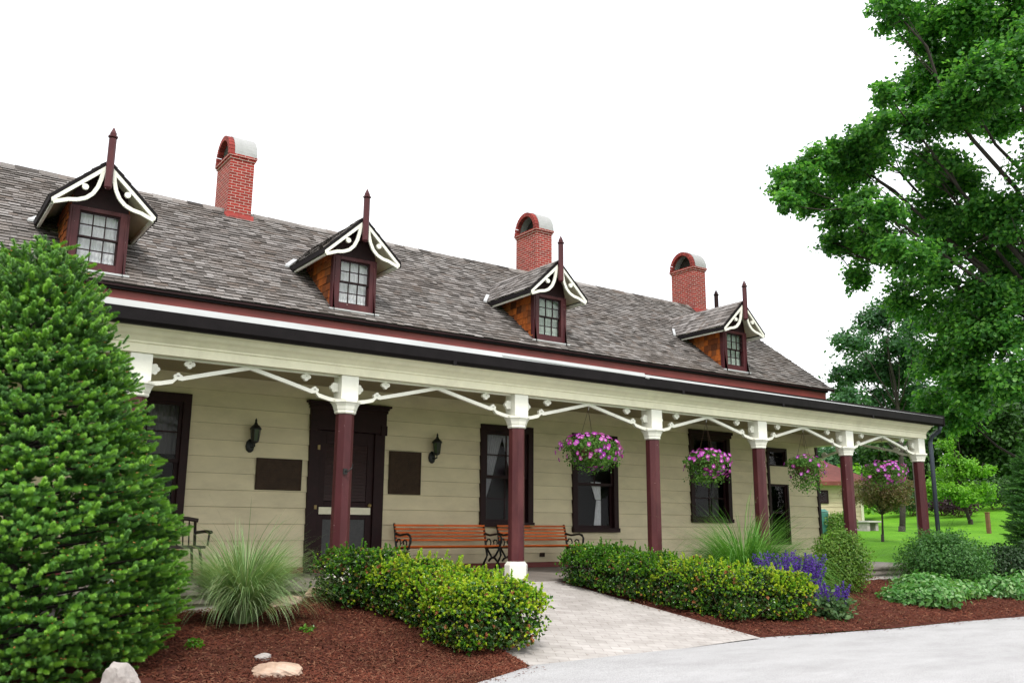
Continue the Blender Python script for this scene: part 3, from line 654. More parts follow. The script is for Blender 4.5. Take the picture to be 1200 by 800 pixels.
    mb=MB(); mb.box(xc-cw-.05,xc+cw+.05,Yc-.06,Yc+.0-.013,zb-.03,zb-.003); mb.build('sill_flashing',M['metal'],d)
    # cheeks
    mb=MB()
    for sg in (-1,1):
        X0=xc+sg*.355
        mb.prism([(Yc+.09,4.02),(mainY(4.0),3.98),(mainY(5.15),5.15),(Yc+.09,5.15)],'yz',X0-.012,X0+.012)
        shingle(mb,(X0+sg*.012,0,4.05),(0,1,0),(0,0,1),np.array((sg,0,0)),1.02,lambda q:(Yc+.02,mainY(4.05+q)+.05),.13,.14,.018)
    fixn(mb.build('cheek_wall',M['cheek'],d))
    mb=MB()
    for sg in (-1,1):
        p=np.array((xc+sg*(hw+.02),mainY(ze)-.05,ze-.0)); q=np.array((xc+sg*(hw-.22),mainY(ze+.22*s)-.05,ze+.22*s))
        off=np.array((0,.0,.035)); wv=np.array((sg*.075,-.0,.0))
        mb.hexa([p,p+wv,q+wv,q,p+off,p+wv+off,q+wv+off,q+off])
    fixn(mb.build('valley_flashing',M['metal'],d))
dormer(2.143,M['lace'],'leftmost dormer with pale curtained window')
dormer(6.02,M['lace'],'second dormer from the left with orange cedar cheek')
dormer(10.05,M['lace2'],'third dormer with greenish window')
dormer(15.24,M['lace2'],'rightmost dormer with greenish window')
# porch windows and door
def pwindow(x0,x1,z0,z1,style):
    cs=.10
    mb=MB(); y0,y1=W-.045,W+.07
    mb.box(x0-.012,x0+cs,y0,y1,z0,z1); mb.box(x1-cs,x1+.012,y0,y1,z0,z1); mb.box(x0+cs,x1-cs,y0-.003,y1,z1-cs*1.3,z1); mb.box(x0-.02,x1+.02,y0-.03,y1,z0-.02,z0+.06)
    if style=='tall': mb.box(x0-.06,x1+.06,y0-.05,y0-.005,z1-.03,z1+.035); mb.box(x0-.03,x1+.03,y0-.03,y0-.005,z1-.1,z1-.03)
    w=mb.build('window',M['darktrim'],H,bevel=.004)
    a,b,c,d=x0+cs,x1-cs,z0+.06,z1-cs*1.3; zm=(c+d)/2
    mb=MB(); 
    if style=='slats':
        cw_=2; 
    sash_grid(mb,a,b,zm-.02,d,W+.0,2,2 if style!='plain' else 1,.022,.03,.045); sash_grid(mb,a,b,c,zm+.02,W+.034,2 if style!='plain' else 1,2 if style!='plain' else 1,.022,.03,.05)
    mb.build('sash',M['darktrim'],w)
    mb=MB(); mb.box(a,b,W+.013,W+.017,zm,d); mb.box(a,b,W+.047,W+.051,c,zm); mb.build('pane',M['glass'],w)
    if style=='drape':   # parted swags
        wd=b-a
        curtain(a,a+wd/2,c+.3,d+.04,W+.14,M['drape'],w,9,.014,shape=lambda t:(a-.02,a+.05+wd*.47*t**.8))
        curtain(b-wd/2,b,c+.3,d+.04,W+.15,M['drape'],w,9,.014,shape=lambda t:(b-.05-wd*.47*t**.8,b+.02))
    if style=='plain':
        xq=b-.22
        curtain(xq-.2,xq,zm-.28,zm+.05,W+.14,M['lace'],w,5,.012,shape=lambda t:(xq-.10-.12*t,xq+.03))
        curtain(xq-.2,xq,c+.02,zm-.29,W+.14,M['lace'],w,5,.012,shape=lambda t:(xq-.15+.07*t,xq+.03))
        pass
    if style=='left':
        curtain(a+.35,b,zm+.1,d,W+.14,M['screen'],w,8,.012)
    if style=='tall':
        curtain(a,a+.2,c,d,W+.2,M['screen'],w,4,.012); curtain(b-.25,b-.05,c,d,W+.2,M['screen'],w,4,.012)
pwindow(2.47,3.62,.70,2.55,'left'); pwindow(8.65,9.77,.72,2.48,'drape'); pwindow(10.72,11.83,.63,2.45,'plain'); pwindow(13.88,15.10,.83,2.70,'tall')
# side entrance with cream panel between two dark lights
mb=MB(); x0,x1=16.36,17.03; mb.box(x0-.01,x0+.05,W-.04,W+.06,.35,2.49); mb.box(x1-.05,x1+.01,W-.04,W+.06,.35,2.49); mb.box(x0+.05,x1-.05,W-.042,W+.06,2.43,2.49); mb.box(x0+.05,x1-.05,W-.042,W+.06,.35,.42)
w=mb.build('window',M['darktrim'],H,bevel=.004)
MB().box(x0+.05,x1-.0,W-.046,W+.05,1.68,2.08).build('cream_panel',M['siding'],w,bevel=.004)
mb=MB(); sash_grid(mb,x0+.05,x1-.05,.42,1.68,W-.01,1,2,.03,.03,.05); sash_grid(mb,x0+.05,x1-.05,2.08,2.43,W-.01,1,1,.03,.03,.03); mb.build('sash',M['darktrim'],w)
MB().box(x0+.05,x1-.05,W+.003,W+.007,.42,2.43).build('pane',M['glass'],w)
# door
dx0,dx1=5.56,6.66
mb=MB(); y0=W-.04
mb.box(dx0-.10,dx0+.08,y0,W+.08,0.002,2.17); mb.box(dx1-.08,dx1+.10,y0,W+.08,0.002,2.17)
mb.box(dx0-.11,dx1+.11,y0-.02,W+.08,2.171,2.55); mb.box(dx0-.14,dx1+.14,y0-.05,W+.02,2.551,2.585); mb.box(dx0-.17,dx1+.17,y0-.08,W+.02,2.586,2.62); mb.box(dx0-.125,dx1+.125,y0-.035,W+.0,2.50,2.549)
for xx in (dx0-.10,dx1+.02): 
    mb.box(xx-.015,xx+.095,y0-.04,y0-.021,2.14,2.30)
door_fr=mb.build('door_frame',M['darktrim'],H,bevel=.005)
mb=MB(); a,b=dx0+.08,dx1-.08
st=.11
mb.box(a,a+st,W+.0,W+.045,.012,2.165); mb.box(b-st,b,W+.0,W+.045,.012,2.165)
for z0,z1 in ((.012,.16),(.80,1.07),(1.96,2.165)): mb.box(a+st,b-st,W+.001,W+.044,z0,z1)
door=mb.build('door',M['darktrim'],H,bevel=.004)
mb=MB()
z=1.08
while z<1.95: mb.hexa([(a+st,W+.01,z),(b-st,W+.01,z),(b-st,W+.03,z+.0),(a+st,W+.03,z+.0),(a+st,W+.022,z+.05),(b-st,W+.022,z+.05),(b-st,W+.04,z+.05),(a+st,W+.04,z+.05)]); z+=.052
mb.build('louvre_panel',M['louver'],door)
mb=MB(); xm=(a+b)/2; mb.box(a+st,xm-.03,W+.02,W+.03,.16,.80); mb.box(xm+.03,b-st,W+.02,W+.03,.16,.80); mb.build('screen_panel',M['screen'],door)
mb=MB(); mb.box(xm-.03,xm+.03,W+.012,W+.04,.16,.80); mb.build('door_rail',M['darktrim'],door)
MB().box(a+.03,b-.03,W-.015,W-.001,.875,.985).build('kick_plate',M['cream'],door,bevel=.003)
mb=MB(); mb.box(a-.05,a-.01,W-.052,W-.041,1.86,1.93); mb.box(a-.06,a-.02,W-.052,W-.041,.95,1.01); mb.build('number_plate',M['brass'],door)
mb=MB(); mb.lathe((b-.05,W-.02,1.02),[(.01,-.03),(.028,-.015),(.028,.015),(.01,.03)],10); mb.build('door_handle',M['brass'],door,smooth=True)
# ---------------------------------------------------------------- wall fittings
def plaque(x0,x1,z0,z1,label):
    loc=((x0+x1)/2,W-.01,z0)
    t=thing('wall_plaque',label,'plaque',loc,'dark bronze plaques on the porch wall')
    mb=MB(); mb.box(x0,x1,W-.035,W-.012,z0,z1); mb.build('plate',M['bronze'],t,bevel=.006)
    mb=MB(); b=.03
    mb.box(x0+.012,x1-.012,W-.042,W-.035,z1-b,z1-.012); mb.box(x0+.012,x1-.012,W-.042,W-.035,z0+.012,z0+b); mb.box(x0+.012,x0+b,W-.042,W-.035,z0+b,z1-b); mb.box(x1-b,x1-.012,W-.042,W-.035,z0+b,z1-b)
    mb.build('rim',M['bronze'],t)
    mb=MB(); z=z1-.09
    while z>z0+.06:
        x=x0+.08+random.random()*.04; xe=x1-.08-random.random()*.06
        while x<xe:
            w=.02+.04*random.random(); mb.box(x,min(x+w,xe),W-.039,W-.035,z,z+.014); x+=w+.014
        z-=.036
    mb.build('raised_text',M['bronze'],t)
plaque(4.64,5.36,1.22,1.69,'wide dark bronze plaque on the wall left of the door')
plaque(6.85,7.45,1.21,1.91,'upright dark bronze plaque on the wall right of the door')
def lantern(x,z0,label,src=None):
    if src: 
        return dup(src,(x,W,z0),0,label)
    t=thing('wall_lantern',label,'lantern',(x,W,z0),'black wall lanterns beside the door')
    y=W-.13
    mb=MB(); 
    prof=[(.02,.0),(.055,.03),(.07,.09),(.055,.16),(.02,.20)]
    mb.lathe((x-.03,W-.015,z0),prof,12,0,1,.45); mb.build('back_plate',M['blackiron'],t,smooth=True)
    mb=MB(); mb.tube([(x-.03,W-.03,z0+.1),(x-.015,W-.07,z0+.07),(x,y,z0+.09),(x,y,z0+.14)],.012,8); mb.build('arm',M['blackiron'],t,smooth=True)
    mb=MB(); mb.lathe((x,y,z0),[(.02,.13),(.055,.15),(.06,.165)],6); 
    for q in range(6):
        c,s=math.cos(q*PI/3),math.sin(q*PI/3); mb.tube([(x+.055*c,y+.055*s,z0+.165),(x+.075*c,y+.075*s,z0+.335)],.006,5)
    mb.build('cage',M['blackiron'],t)
    mb=MB(); mb.lathe((x,y,z0),[(.048,.166),(.066,.334)],6); mb.build('glass_shade',M['lampglass'],t)
    mb=MB(); mb.lathe((x,y,z0),[(.088,.335),(.085,.35),(.06,.385),(.03,.41),(.022,.43),(.012,.45),(.018,.465),(.006,.50)],12); mb.build('cap',M['blackiron'],t,smooth=True)
    return t
L1=lantern(4.56,1.76,'black wall lantern above the wide plaque, left of the door')
lantern(7.69,1.74,'black wall lantern above the benches, right of the upright plaque',L1)
# ---------------------------------------------------------------- benches
def bench(x0,x1,label):
    yb=W-.25; xc=(x0+x1)/2
    t=thing('park_bench',label,'bench',(xc,W-.4,0),'slatted benches against the porch wall')
    yf=yb-.44
    for k in range(5):      # back slats, reclined
        z=.47+k*.057; y=yb-.02+.016*k
        mb=MB(); mb.box(x0+.02,x1-.02,y,y+.022,z,z+.034); mb.build('back_slat',M['slat'],t,bevel=.004)
    for k in range(6):
        y=yf+.01+k*.066; z=.385-.006*k
        mb=MB(); mb.box(x0+.0,x1-.0,y,y+.052,z,z+.022); mb.build('seat_slat',M['slat'],t,bevel=.004)
    mb=MB(); mb.box(xc-.05,xc+.05,yb+.040,yb+.0415,.715,.733); mb.build('name_plate',M['brass'],t)
    for x in (x0+.03,x1-.03):
        mb=MB(); r=.013
        def cv(P,r=.013): mb.tube([(x,p[0],p[1]) for p in P],r*1.3,6)
        cv([(yb+.11,0.005),(yb+.075,.06),(yb-.01,.16),(yb-.06,.23),(yb-.03,.33),(yb-.01,.42),(yb+.03,.60),(yb+.075,.745)],.015)
        cv([(yf-.05,.005),(yf-.0,.05),(yf+.06,.13),(yf+.15,.19),(yf+.2,.2),(yf+.28,.18),(yf+.33,.14)],.014)
        cv([(yf+.03,.38),(yf+.06,.31),(yf+.13,.235),(yf+.2,.2)],.014)
        cv([(yb-.04,.36),(yb-.1,.30),(yb-.17,.23),(yb-.2,.2)],.013)
        cv([(yf,.37),(yb,.355)],.015)
        q=[(yf+.02,.37)]
        for s_ in range(9):
            a=PI*(1.0+.18*s_); 
        cv([(yf+.02,.38),(yf-.03,.44),(yf-.04,.51),(yf+.0,.565),(yf+.07,.585),(yf+.18,.575),(yf+.3,.56),(yf+.42,.58),(yb+.03,.60)],.015)
        cv([(yf+.12,.38),(yf+.08,.43),(yf+.1,.48),(yf+.16,.49),(yf+.2,.46),(yf+.18,.42)],.010)
        cv([(yf+.3,.38),(yf+.27,.44),(yf+.31,.5),(yf+.37,.5),(yf+.4,.45)],.010)
        mb.build('iron_end',M['blackiron'],t,smooth=True)
bench(6.87,8.64,'orange slatted bench with black iron ends, nearer the door')
bench(8.86,10.40,'orange slatted bench with black iron ends, partly behind the white based post')
# dark wooden chair at the left
cx,cy=3.42,12.35
t=thing('porch_chair','dark wooden spindle back armchair beside the left window','chair',(cx,cy,0))
MB().box(cx-.26,cx+.26,cy-.26,cy+.2,.40,.435).build('seat',M['chairwood'],t,bevel=.01)
mb=MB(); mb.tube([(cx-.27,cy+.2,.76),(cx-.14,cy+.25,.785),(cx,cy+.265,.79),(cx+.14,cy+.25,.785),(cx+.27,cy+.2,.76)],.028,8); mb.build('top_rail',M['chairwood'],t,smooth=True)
for q in range(7):
    xx=cx-.24+.08*q; MB().tube([(xx*.98+cx*.02,cy+.17,.435),(xx,cy+.235,.76)],.010 if 0<q<6 else .02,6).build('spindle',M['chairwood'],t,smooth=True)
for sx in (-1,1):
    MB().tube([(cx+sx*.25,cy+.2,.60),(cx+sx*.30,cy-.05,.62),(cx+sx*.31,cy-.28,.61)],.022,8).build('armrest',M['chairwood'],t,smooth=True)
    MB().tube([(cx+sx*.29,cy-.22,.435),(cx+sx*.305,cy-.22,.61)],.014,6).build('arm_post',M['chairwood'],t)
    for sy in (-1,1): MB().tube([(cx+sx*.2,cy+sy*.18,.41),(cx+sx*.26,cy+sy*.24,.0)],[.02,.014],6).build('leg',M['chairwood'],t)
# ---------------------------------------------------------------- plants
def unit(v): return v/(np.linalg.norm(v,axis=1)[:,None]+1e-9)
LEAF=([(0,0,0),(.35,.30,.07),(.75,.24,.05),(1,0,-.03),(.75,-.24,.05),(.35,-.30,.07)],[(0,1,2,3),(0,3,4,5)])
MAPLE=([(0,0,0),(.1,.42,.06),(.45,.50,.05),(.6,.22,.03),(1,0,-.08),(.6,-.22,.03),(.45,-.50,.05),(.1,-.42,.06)],[(0,1,2,3),(0,3,4,5),(0,5,6,7)])
def leaves(mb,P,nrm,size,T=LEAF,jit=.6,r=None):
    n=len(P); nn=unit(nrm+rs.randn(n,3)*jit); a=unit(np.cross(nn,rs.randn(n,3))); b=np.cross(nn,a)
    mb.inst(T,P,a,b,nn,size*(.7+.6*rs.rand(n)),r)
def limb(mb,a,b,r0,r1,n=6,bend=.12,sides=7):
    a=np.array(a,float); b=np.array(b,float); L_=np.linalg.norm(b-a); off=rs.randn(3)*bend*L_
    P=[a+(b-a)*t+off*math.sin(PI*t)*.5+rs.randn(3)*bend*.10*L_*(0<t<1) for t in np.linspace(0,1,n)]
    mb.tube(P,[r0+(r1-r0)*t for t in np.linspace(0,1,n)],sides); return P
def crown_pts(c,r,n,flat=.8,sub=16):
    """leaf positions in small sprays on the outer part of a clump"""
    d=unit(rs.randn(sub,3)); q=(rs.rand(sub)**.45)[:,None]
    cen=c+d*q*np.array((1,1,flat))*r*.86
    k=rs.randint(0,sub,n); e=rs.randn(n,3)*np.array((1,1,.6))*r*.22
    P=cen[k]+e; N_=unit(P-c)*.5+np.array((0,0,.9)); return P,N_,cen
def tree(name,label,cat,base,crown,mat,leafsize,dens,trunk_top=None,r0=.15,T=LEAF,group=None,twigs=True,fork=.45,flat=.8,skip=1):
    t=thing(name,label,cat,base,group)
    base=np.array(base,float); C=np.array([c[:3] for c in crown],float); Rr=np.array([c[3] for c in crown],float)
    top=np.array(trunk_top if trunk_top is not None else (C[:,0].mean(),C[:,1].mean(),C[:,2].max()*.75+base[2]*.25))
    mb=MB(); base_=base-np.array((0,0,.15))
    tp=limb(mb,base_,top,r0*1.15,r0*.35,9,.03,10); mb.lathe(tuple(base_),[(r0*1.7,.0),(r0*1.35,.16),(r0*1.12,.4)],10)
    tp=np.array(tp)
    for ci,(c,r) in enumerate(zip(C,Rr)):
        if ci%skip:
            dd=np.linalg.norm(C-c,axis=1); dd[ci]=99; dd[np.arange(len(C))%skip!=0]=99; j_=int(np.argmin(dd)); limb(mb,C[j_],c,.02,.008,5,.18,5)
            continue
        h=np.clip((c[2]-base[2])*.72+base[2],base[2]+(top[2]-base[2])*.25,top[2]); k=int(np.argmin(abs(tp[:,2]-h)-.0)); k=max(1,k-1)
        L_=np.linalg.norm(c-tp[k]); rr=min(r0*.40,.012*L_+.01)
        limb(mb,tp[k],c,rr,rr*.25,7,.10,6)
        if twigs:
            for _ in range(5):
                e=c+unit(rs.randn(1,3))[0]*r*.8; s=c+(tp[k]-c)*random.random()*.3; limb(mb,s,e,rr*.25,.006,4,.15,4)
    mb.build('trunk',M['bark'],t,smooth=True)
    mb=MB()
    for c,r in zip(C,Rr):
        n=int(dens*r*r); P,N_,cen=crown_pts(c,r,n,flat,int(10+14*r)); leaves(mb,P,N_,leafsize,T,.7)
    mb.build('crown',mat,t); return t
def blob_crown(c,rx,rz,n,r,seed=0):
    rq=np.random.RandomState(seed); out=[]
    for _ in range(n):
        d=rq.randn(3); d/=np.linalg.norm(d); q=rq.rand()**.4
        out.append((c[0]+d[0]*rx*q,c[1]+d[1]*rx*q,c[2]+d[2]*rz*q,r*(.7+.6*rq.rand())))
    return out
# big maple at the right
MC=[(17.84,10.01,12.3,0.59),(19.54,10.25,12.58,0.73),(19.38,9.25,12.26,0.79),(21.01,9.04,12.63,0.83),(20.31,10.22,11.8,0.84),(18.62,8.47,10.28,0.83),(17.08,9.94,10.02,0.37),(20.81,11.24,11.64,0.7),(18.47,10.24,9.76,0.51),(18.92,9.54,9.79,0.7),(22.85,10.31,11.2,0.85),(18.44,11.71,9.94,0.5),(20.27,12.22,10.25,0.58),(17.98,12.38,9.5,0.5),(18.26,13.22,9.44,0.52),(16.44,12.24,8.05,0.39),(18.6,13.0,8.9,0.56),(19.91,12.97,9.71,0.67),(18.66,12.35,8.27,0.59),(20.0,12.56,7.85,0.7),(19.16,12.98,7.8,0.43),(17.54,10.55,7.55,0.49),(21.04,11.39,8.43,0.74),(20.78,10.32,8.94,0.71),(20.31,9.12,7.63,0.66),(17.82,10.29,6.55,0.6),(20.36,13.22,7.23,0.54),(20.14,10.8,6.89,0.77),(21.76,10.53,7.78,0.89),(23.11,10.42,7.11,0.98),(20.83,11.91,6.39,0.69),(22.45,11.71,6.14,0.93),(20.87,9.93,5.17,0.99),(21.86,11.84,4.96,0.83),(20.99,10.5,4.05,0.84),(22.43,12.49,3.94,0.58),(22.74,11.9,3.51,0.57),(19.93,9.14,3.97,0.74),(19.74,7.52,10.83,1.11),(20.49,7.9,8.79,1.12),(24.4,9.51,7.57,1.31),(22.03,8.99,4.96,1.18),(23.09,7.5,10.62,1.62),(22.11,7.23,6.98,1.5),(20.43,8.63,13.78,1.21),(18.89,9.44,13.84,1.0),(20.66,7.27,13.55,1.35),(20.56,8.51,15.61,1.44)]
rq_=np.random.RandomState(4); ex=[]
for k_ in range(130):
    i_,j_=rq_.randint(0,len(MC),2); a_,b_=np.array(MC[i_]),np.array(MC[j_])
    if np.linalg.norm(a_[:3]-b_[:3])<2.6 and i_!=j_:
        m_=(a_+b_)/2; m_[:3]+=rq_.randn(3)*.25; m_[3]=.45+.35*rq_.rand(); ex.append(tuple(m_))
MC=[(a_,b_,c_,r_*1.05) for a_,b_,c_,r_ in MC+ex]
bx,by=22.6,8.9
tree('maple_tree','huge dark green maple reaching over from the right edge','tree',(bx,by,float(G(bx,by))),MC,M['maple'],.098,3700,(21.9,8.9,13.2),.18,MAPLE,skip=4)
FC=[(33.69,22.11,8.57,.88),(35.62,22.04,9.77,.96),(35.69,21.15,8.67,1.04),(35.66,22.65,7.75,1.12),(34.52,23.2,7.32,.8),(36.87,22.19,7.42,1.12),(36.35,20.82,7.94,.96),(32.51,21.53,5.82,.8),(35.91,22.52,6.22,.88),(34.84,23.69,6.64,.56),(37.02,21.99,6.07,.8),(36.29,20.73,6.43,.8),(35.33,21.2,10.15,.64),(34.45,19.6,8.98,.88)]
bx,by=34.9,21.3
tree('ash_tree','tall thin trunked tree seen above the porch roof end','tree',(bx,by,float(G(bx,by))),FC,M['farleaf'],.17,1500,(35.2,21.5,8.8),.11)
bx,by=27.9,17.75
tree('ornamental_tree','small bronze leaved tree on the lawn under the end hanging basket','tree',(bx,by,float(G(bx,by))),blob_crown((bx,by,1.95),1.15,.50,22,.42,3),M['bronzeleaf'],.06,3600,(bx+.1,by,1.8),.04)
bx,by=42.5,22.4
tree('young_tree','young lime green tree on the lawn behind the downspout','tree',(bx,by,float(G(bx,by))),blob_crown((bx-.2,by+.2,2.6),1.45,.9,16,.6,5)+[(bx-.6,by+.3,3.9,.6),(bx-.8,by+.4,4.7,.5),(bx-.5,by,5.2,.35),(bx+.4,by-.6,3.4,.55)],M['lime'],.13,1300,(bx-.5,by+.2,4.6),.08)
# trees and shrubs beyond the lawn
def dirpt(px,d):   # bearing helper: horizontal direction by image column, used only to lay out the far row
    a=(px-600)/1044.; X_=.5786+a*.8157; Y_=.8157-a*.5786; return X_*d*.98,Y_*d*.98
far=[(930,66,4.2,2.6,'wood','deep green tree above the tan house roof near the wall end'),
(985,62,4.6,2.4,'farleaf','grey green rounded tree behind the tan house'),(1020,70,5.2,2.8,'wood','dark tree behind the bronze leaved ornamental tree'),(1062,58,5.6,2.6,'wood','dark green tree between the last posts of the porch'),
(1095,62,7.2,3.0,'wood','broad dark tree right of the downspout'),(1125,57,8.2,3.0,'wood','tall dark tree behind the lime green young tree'),(1160,60,8.0,3.2,'wood','tall dark tree left of the right hand conifer'),(1195,55,7.0,3.0,'wood','dark tree behind the right hand conifer'),(1240,58,8.0,3.4,'wood','dark tree past the right edge of the lawn'),
(1000,52,3.0,1.5,'lime','pale green low tree beside the tan house eave')]
for k,(px,d,h,r,mk,lab) in enumerate(far):
    x,y=dirpt(px,d); z=float(G(x,y))
    tree('woodland_tree',lab,'tree',(x,y,z),blob_crown((x,y,z+h*.55),r,h*.42,14,r*.48,20+k),M[mk],.26,330,(x,y,z+h*.7),.16,group='trees beyond the lawn',twigs=False)
def bush(name,label,loc,r,h,mat,leafsize,n,group=None,sub=26,mats=None,cat='shrub',T=LEAF,stems=True,jit=.7):
    t=thing(name,label,cat,(loc[0],loc[1],float(G(loc[0],loc[1]))+.02),group); z0=t.location[2]
    c=np.array((loc[0],loc[1],z0+h*.5))
    if stems:
        mb=MB()
        for _ in range(14):
            a=random.random()*2*PI; limb(mb,(loc[0]+.1*r*math.cos(a),loc[1]+.1*r*math.sin(a),z0-.03),(loc[0]+.75*r*math.cos(a),loc[1]+.75*r*math.sin(a),z0+h*(.3+.5*random.random())),.012,.004,5,.15,5)
        mb.build('stems',M['twig'],t)
    def pts(n,shell):
        d=unit(rs.randn(n,3)); d[:,2]=np.where(d[:,2]<-.85,-d[:,2],d[:,2]); q=(shell+(1-shell)*rs.rand(n))[:,None]
        lump=1+.09*np.sin(d[:,0:1]*7+loc[0])*np.cos(d[:,1:2]*6+d[:,2:3]*5)+.07*rs.randn(n,1)*.7
        ex=np.array((r,r,h*.54)); Q=c+d*q*lump*ex; Q[:,2]=np.maximum(Q[:,2],z0+.03+.05*rs.rand(n)); return Q,d
    mb=MB(); P,d=pts(n,.45); leaves(mb,P,d*.8+np.array((0,0,.5)),leafsize,T,jit); mb.build('foliage',mat,t)
    if mats:
        for nm,mm,nn,sh in mats:
            mb=MB(); P,d=pts(nn,sh); leaves(mb,P,d+np.array((0,0,.6)),leafsize,T,.6); mb.build(nm,mm,t)
    return t
x,y=dirpt(1116,48); bush('barberry_shrub','dark purple leaved shrub at the top of the lawn',(x,y),1.1,1.3,M['purpleleaf'],.12,1800)
x,y=dirpt(1098,50); bush('barberry_shrub','low dark purple shrub on the lawn edge beside the downspout',(x,y),.8,1.0,M['purpleleaf'],.12,1200)
x,y=dirpt(1060,52); bush('far_shrub','dark green shrub at the lawn edge left of the last post',(x,y),1.4,1.5,M['wood'],.14,1800)
x,y=dirpt(1160,50); bush('far_shrub','dark round shrub at the lawn edge beside the conifer',(x,y),1.6,1.7,M['wood'],.14,2000)
x,y=dirpt(977,36); bush('low_shrub','low green shrub in front of the tan house wall',(x,y),.75,.8,M['shrub'],.08,2200)
# tan house, bin, slab, stake
nx,ny=35.3,26.6; nz=float(G(nx,ny))
t=thing('outbuilding','small tan walled house with dull red roof across the lawn','house',(nx,ny,nz))
c_,s_=math.cos(R(-34)),math.sin(R(-34))
def RT(mb):   # turn the local box set about the building's base
    for k in range(len(mb.V)):
        v=mb.V[k]; x=v[:,0]*c_-v[:,1]*s_+nx; y=v[:,0]*s_+v[:,1]*c_+ny; mb.V[k]=np.c_[x,y,v[:,2]+nz]
    return mb
mb=MB(); 
for k in range(12): mb.box(-8,2.6,-.9,5,-.3+k*.2,-.325+(k+1)*.2); mb.box(-7.97,2.57,-.87,4.97,-.325+(k+1)*.2,-.3+(k+1)*.2)
RT(mb).build('wall',M['tanwall'],t)
mb=MB(); mb.hexa([(-8.6,-1.5,1.98),(3.2,-1.5,1.98),(3.2,5.6,1.98),(-8.6,5.6,1.98),(-8.6,2.0,3.5),(1.2,2.0,3.5),(1.2,2.1,3.5),(-8.6,2.1,3.5)]); mb.box(-8.6,3.2,-1.52,-1.5,1.85,2.03); RT(mb).build('roof',M['redroof'],t)
mb=MB(); mb.box(.3,1.05,-.96,-.88,1.05,1.65); RT(mb); f_=mb.build('window',M['darktrim'],t)
mb=MB(); mb.box(.38,.97,-.97,-.965,1.12,1.58); RT(mb).build('pane',M['glass'],f_)
mb=MB(); mb.box(1.7,2.2,-.96,-.88,.9,1.65); RT(mb); f_=mb.build('window',M['darktrim'],t)
mb=MB(); mb.box(2.52,2.64,-.94,-.82,-.3,1.95); RT(mb).build('corner_board',M['cream'],t)
x,y=30.2,21.9; z=float(G(x,y))
t=thing('wheeled_bin','teal green plastic bin just past the house corner','bin',(x,y,z))
MB().hexa([(x-.22,y-.24,z+.02),(x+.22,y-.24,z+.02),(x+.22,y+.24,z+.02),(x-.22,y+.24,z+.02),(x-.28,y-.3,z+.85),(x+.28,y-.3,z+.85),(x+.28,y+.3,z+.85),(x-.28,y+.3,z+.85)]).build('body',M['teal'],t,bevel=.03)
MB().hexa([(x-.3,y-.32,z+.855),(x+.3,y-.32,z+.855),(x+.3,y+.32,z+.855),(x-.3,y+.32,z+.855),(x-.2,y-.2,z+.97),(x+.2,y-.2,z+.97),(x+.2,y+.28,z+.97),(x-.2,y+.28,z+.97)]).build('lid',M['teal'],t,bevel=.02)
for sx in (-1,1): MB().tube([(x+sx*.2-.03,y+.26,z+.1),(x+sx*.2+.03,y+.26,z+.1)],.1,10).build('wheel',M['black'],t)
x,y=34.2,22.4; z=float(G(x,y))
t=thing('stone_table','low grey stone slab table on the lawn by the tan house','table',(x,y,z))
MB().box(x-.48,x+.48,y-.35,y+.35,z+.36,z+.44).build('table_top',M['concrete'],t,bevel=.02)
for sx in (-1,1): MB().box(x+sx*.3-.1,x+sx*.3+.1,y-.25,y+.25,z-.02,z+.359).build('leg',M['stone2'],t,bevel=.02)
x,y=37.2,18.9; z=float(G(x,y)); t=thing('wooden_stake','short brown timber post on the lawn beside the young tree','post',(x,y,z))
MB().box(x-.07,x+.07,y-.07,y+.07,z-.1,z+.82).build('shaft',M['stake'],t,bevel=.01); MB().box(x-.085,x+.085,y-.085,y+.085,z+.821,z+.86).build('cap',M['stake'],t,bevel=.01)

# ---- conifers built from needle sprays
def spray_template(nn=34,side=3,L_=.13,nl=.024,nw=.0045,seed=0,lat=.82):
    r=np.random.RandomState(seed); V=[];F=[]
    def shoot(o,d,l):
        o=np.array(o,float); d=np.array(d,float); d/=np.linalg.norm(d)
        a=np.cross(d,(0,0,1)); a/=np.linalg.norm(a); b=np.cross(d,a)
        k=len(V); w=.004
        V.extend([o-a*w,o+a*w,o+d*l]); F.append((k,k+1,k+2))
        for i in range(nn):
            t=i/nn; th=i*2.4; rad=a*math.cos(th)+b*math.sin(th)
            p=o+d*l*(t*.98); L2=nl*(1.0-.35*max(0,t-.7)/.3)*(.8+.4*r.rand()); nd_=rad*lat+d*(1.25-lat*.8); nd_/=np.linalg.norm(nd_)
            s=np.cross(nd_,d); s/=np.linalg.norm(s)+1e-9
            k=len(V); V.extend([p-s*nw,p+s*nw,p+nd_*L2]); F.append((k,k+1,k+2))
    shoot((0,0,0),(1,0,.05),L_)
    ang=[(.75,.2),(-.75,.2),(.5,.55),(-.55,.5)][:side]
    for a,st in ang: shoot((L_*(st-.25),0,0),(math.cos(a),math.sin(a),.08+.1*r.randn()),L_*(.78-.25*st))
    return np.array(V),np.array(F)
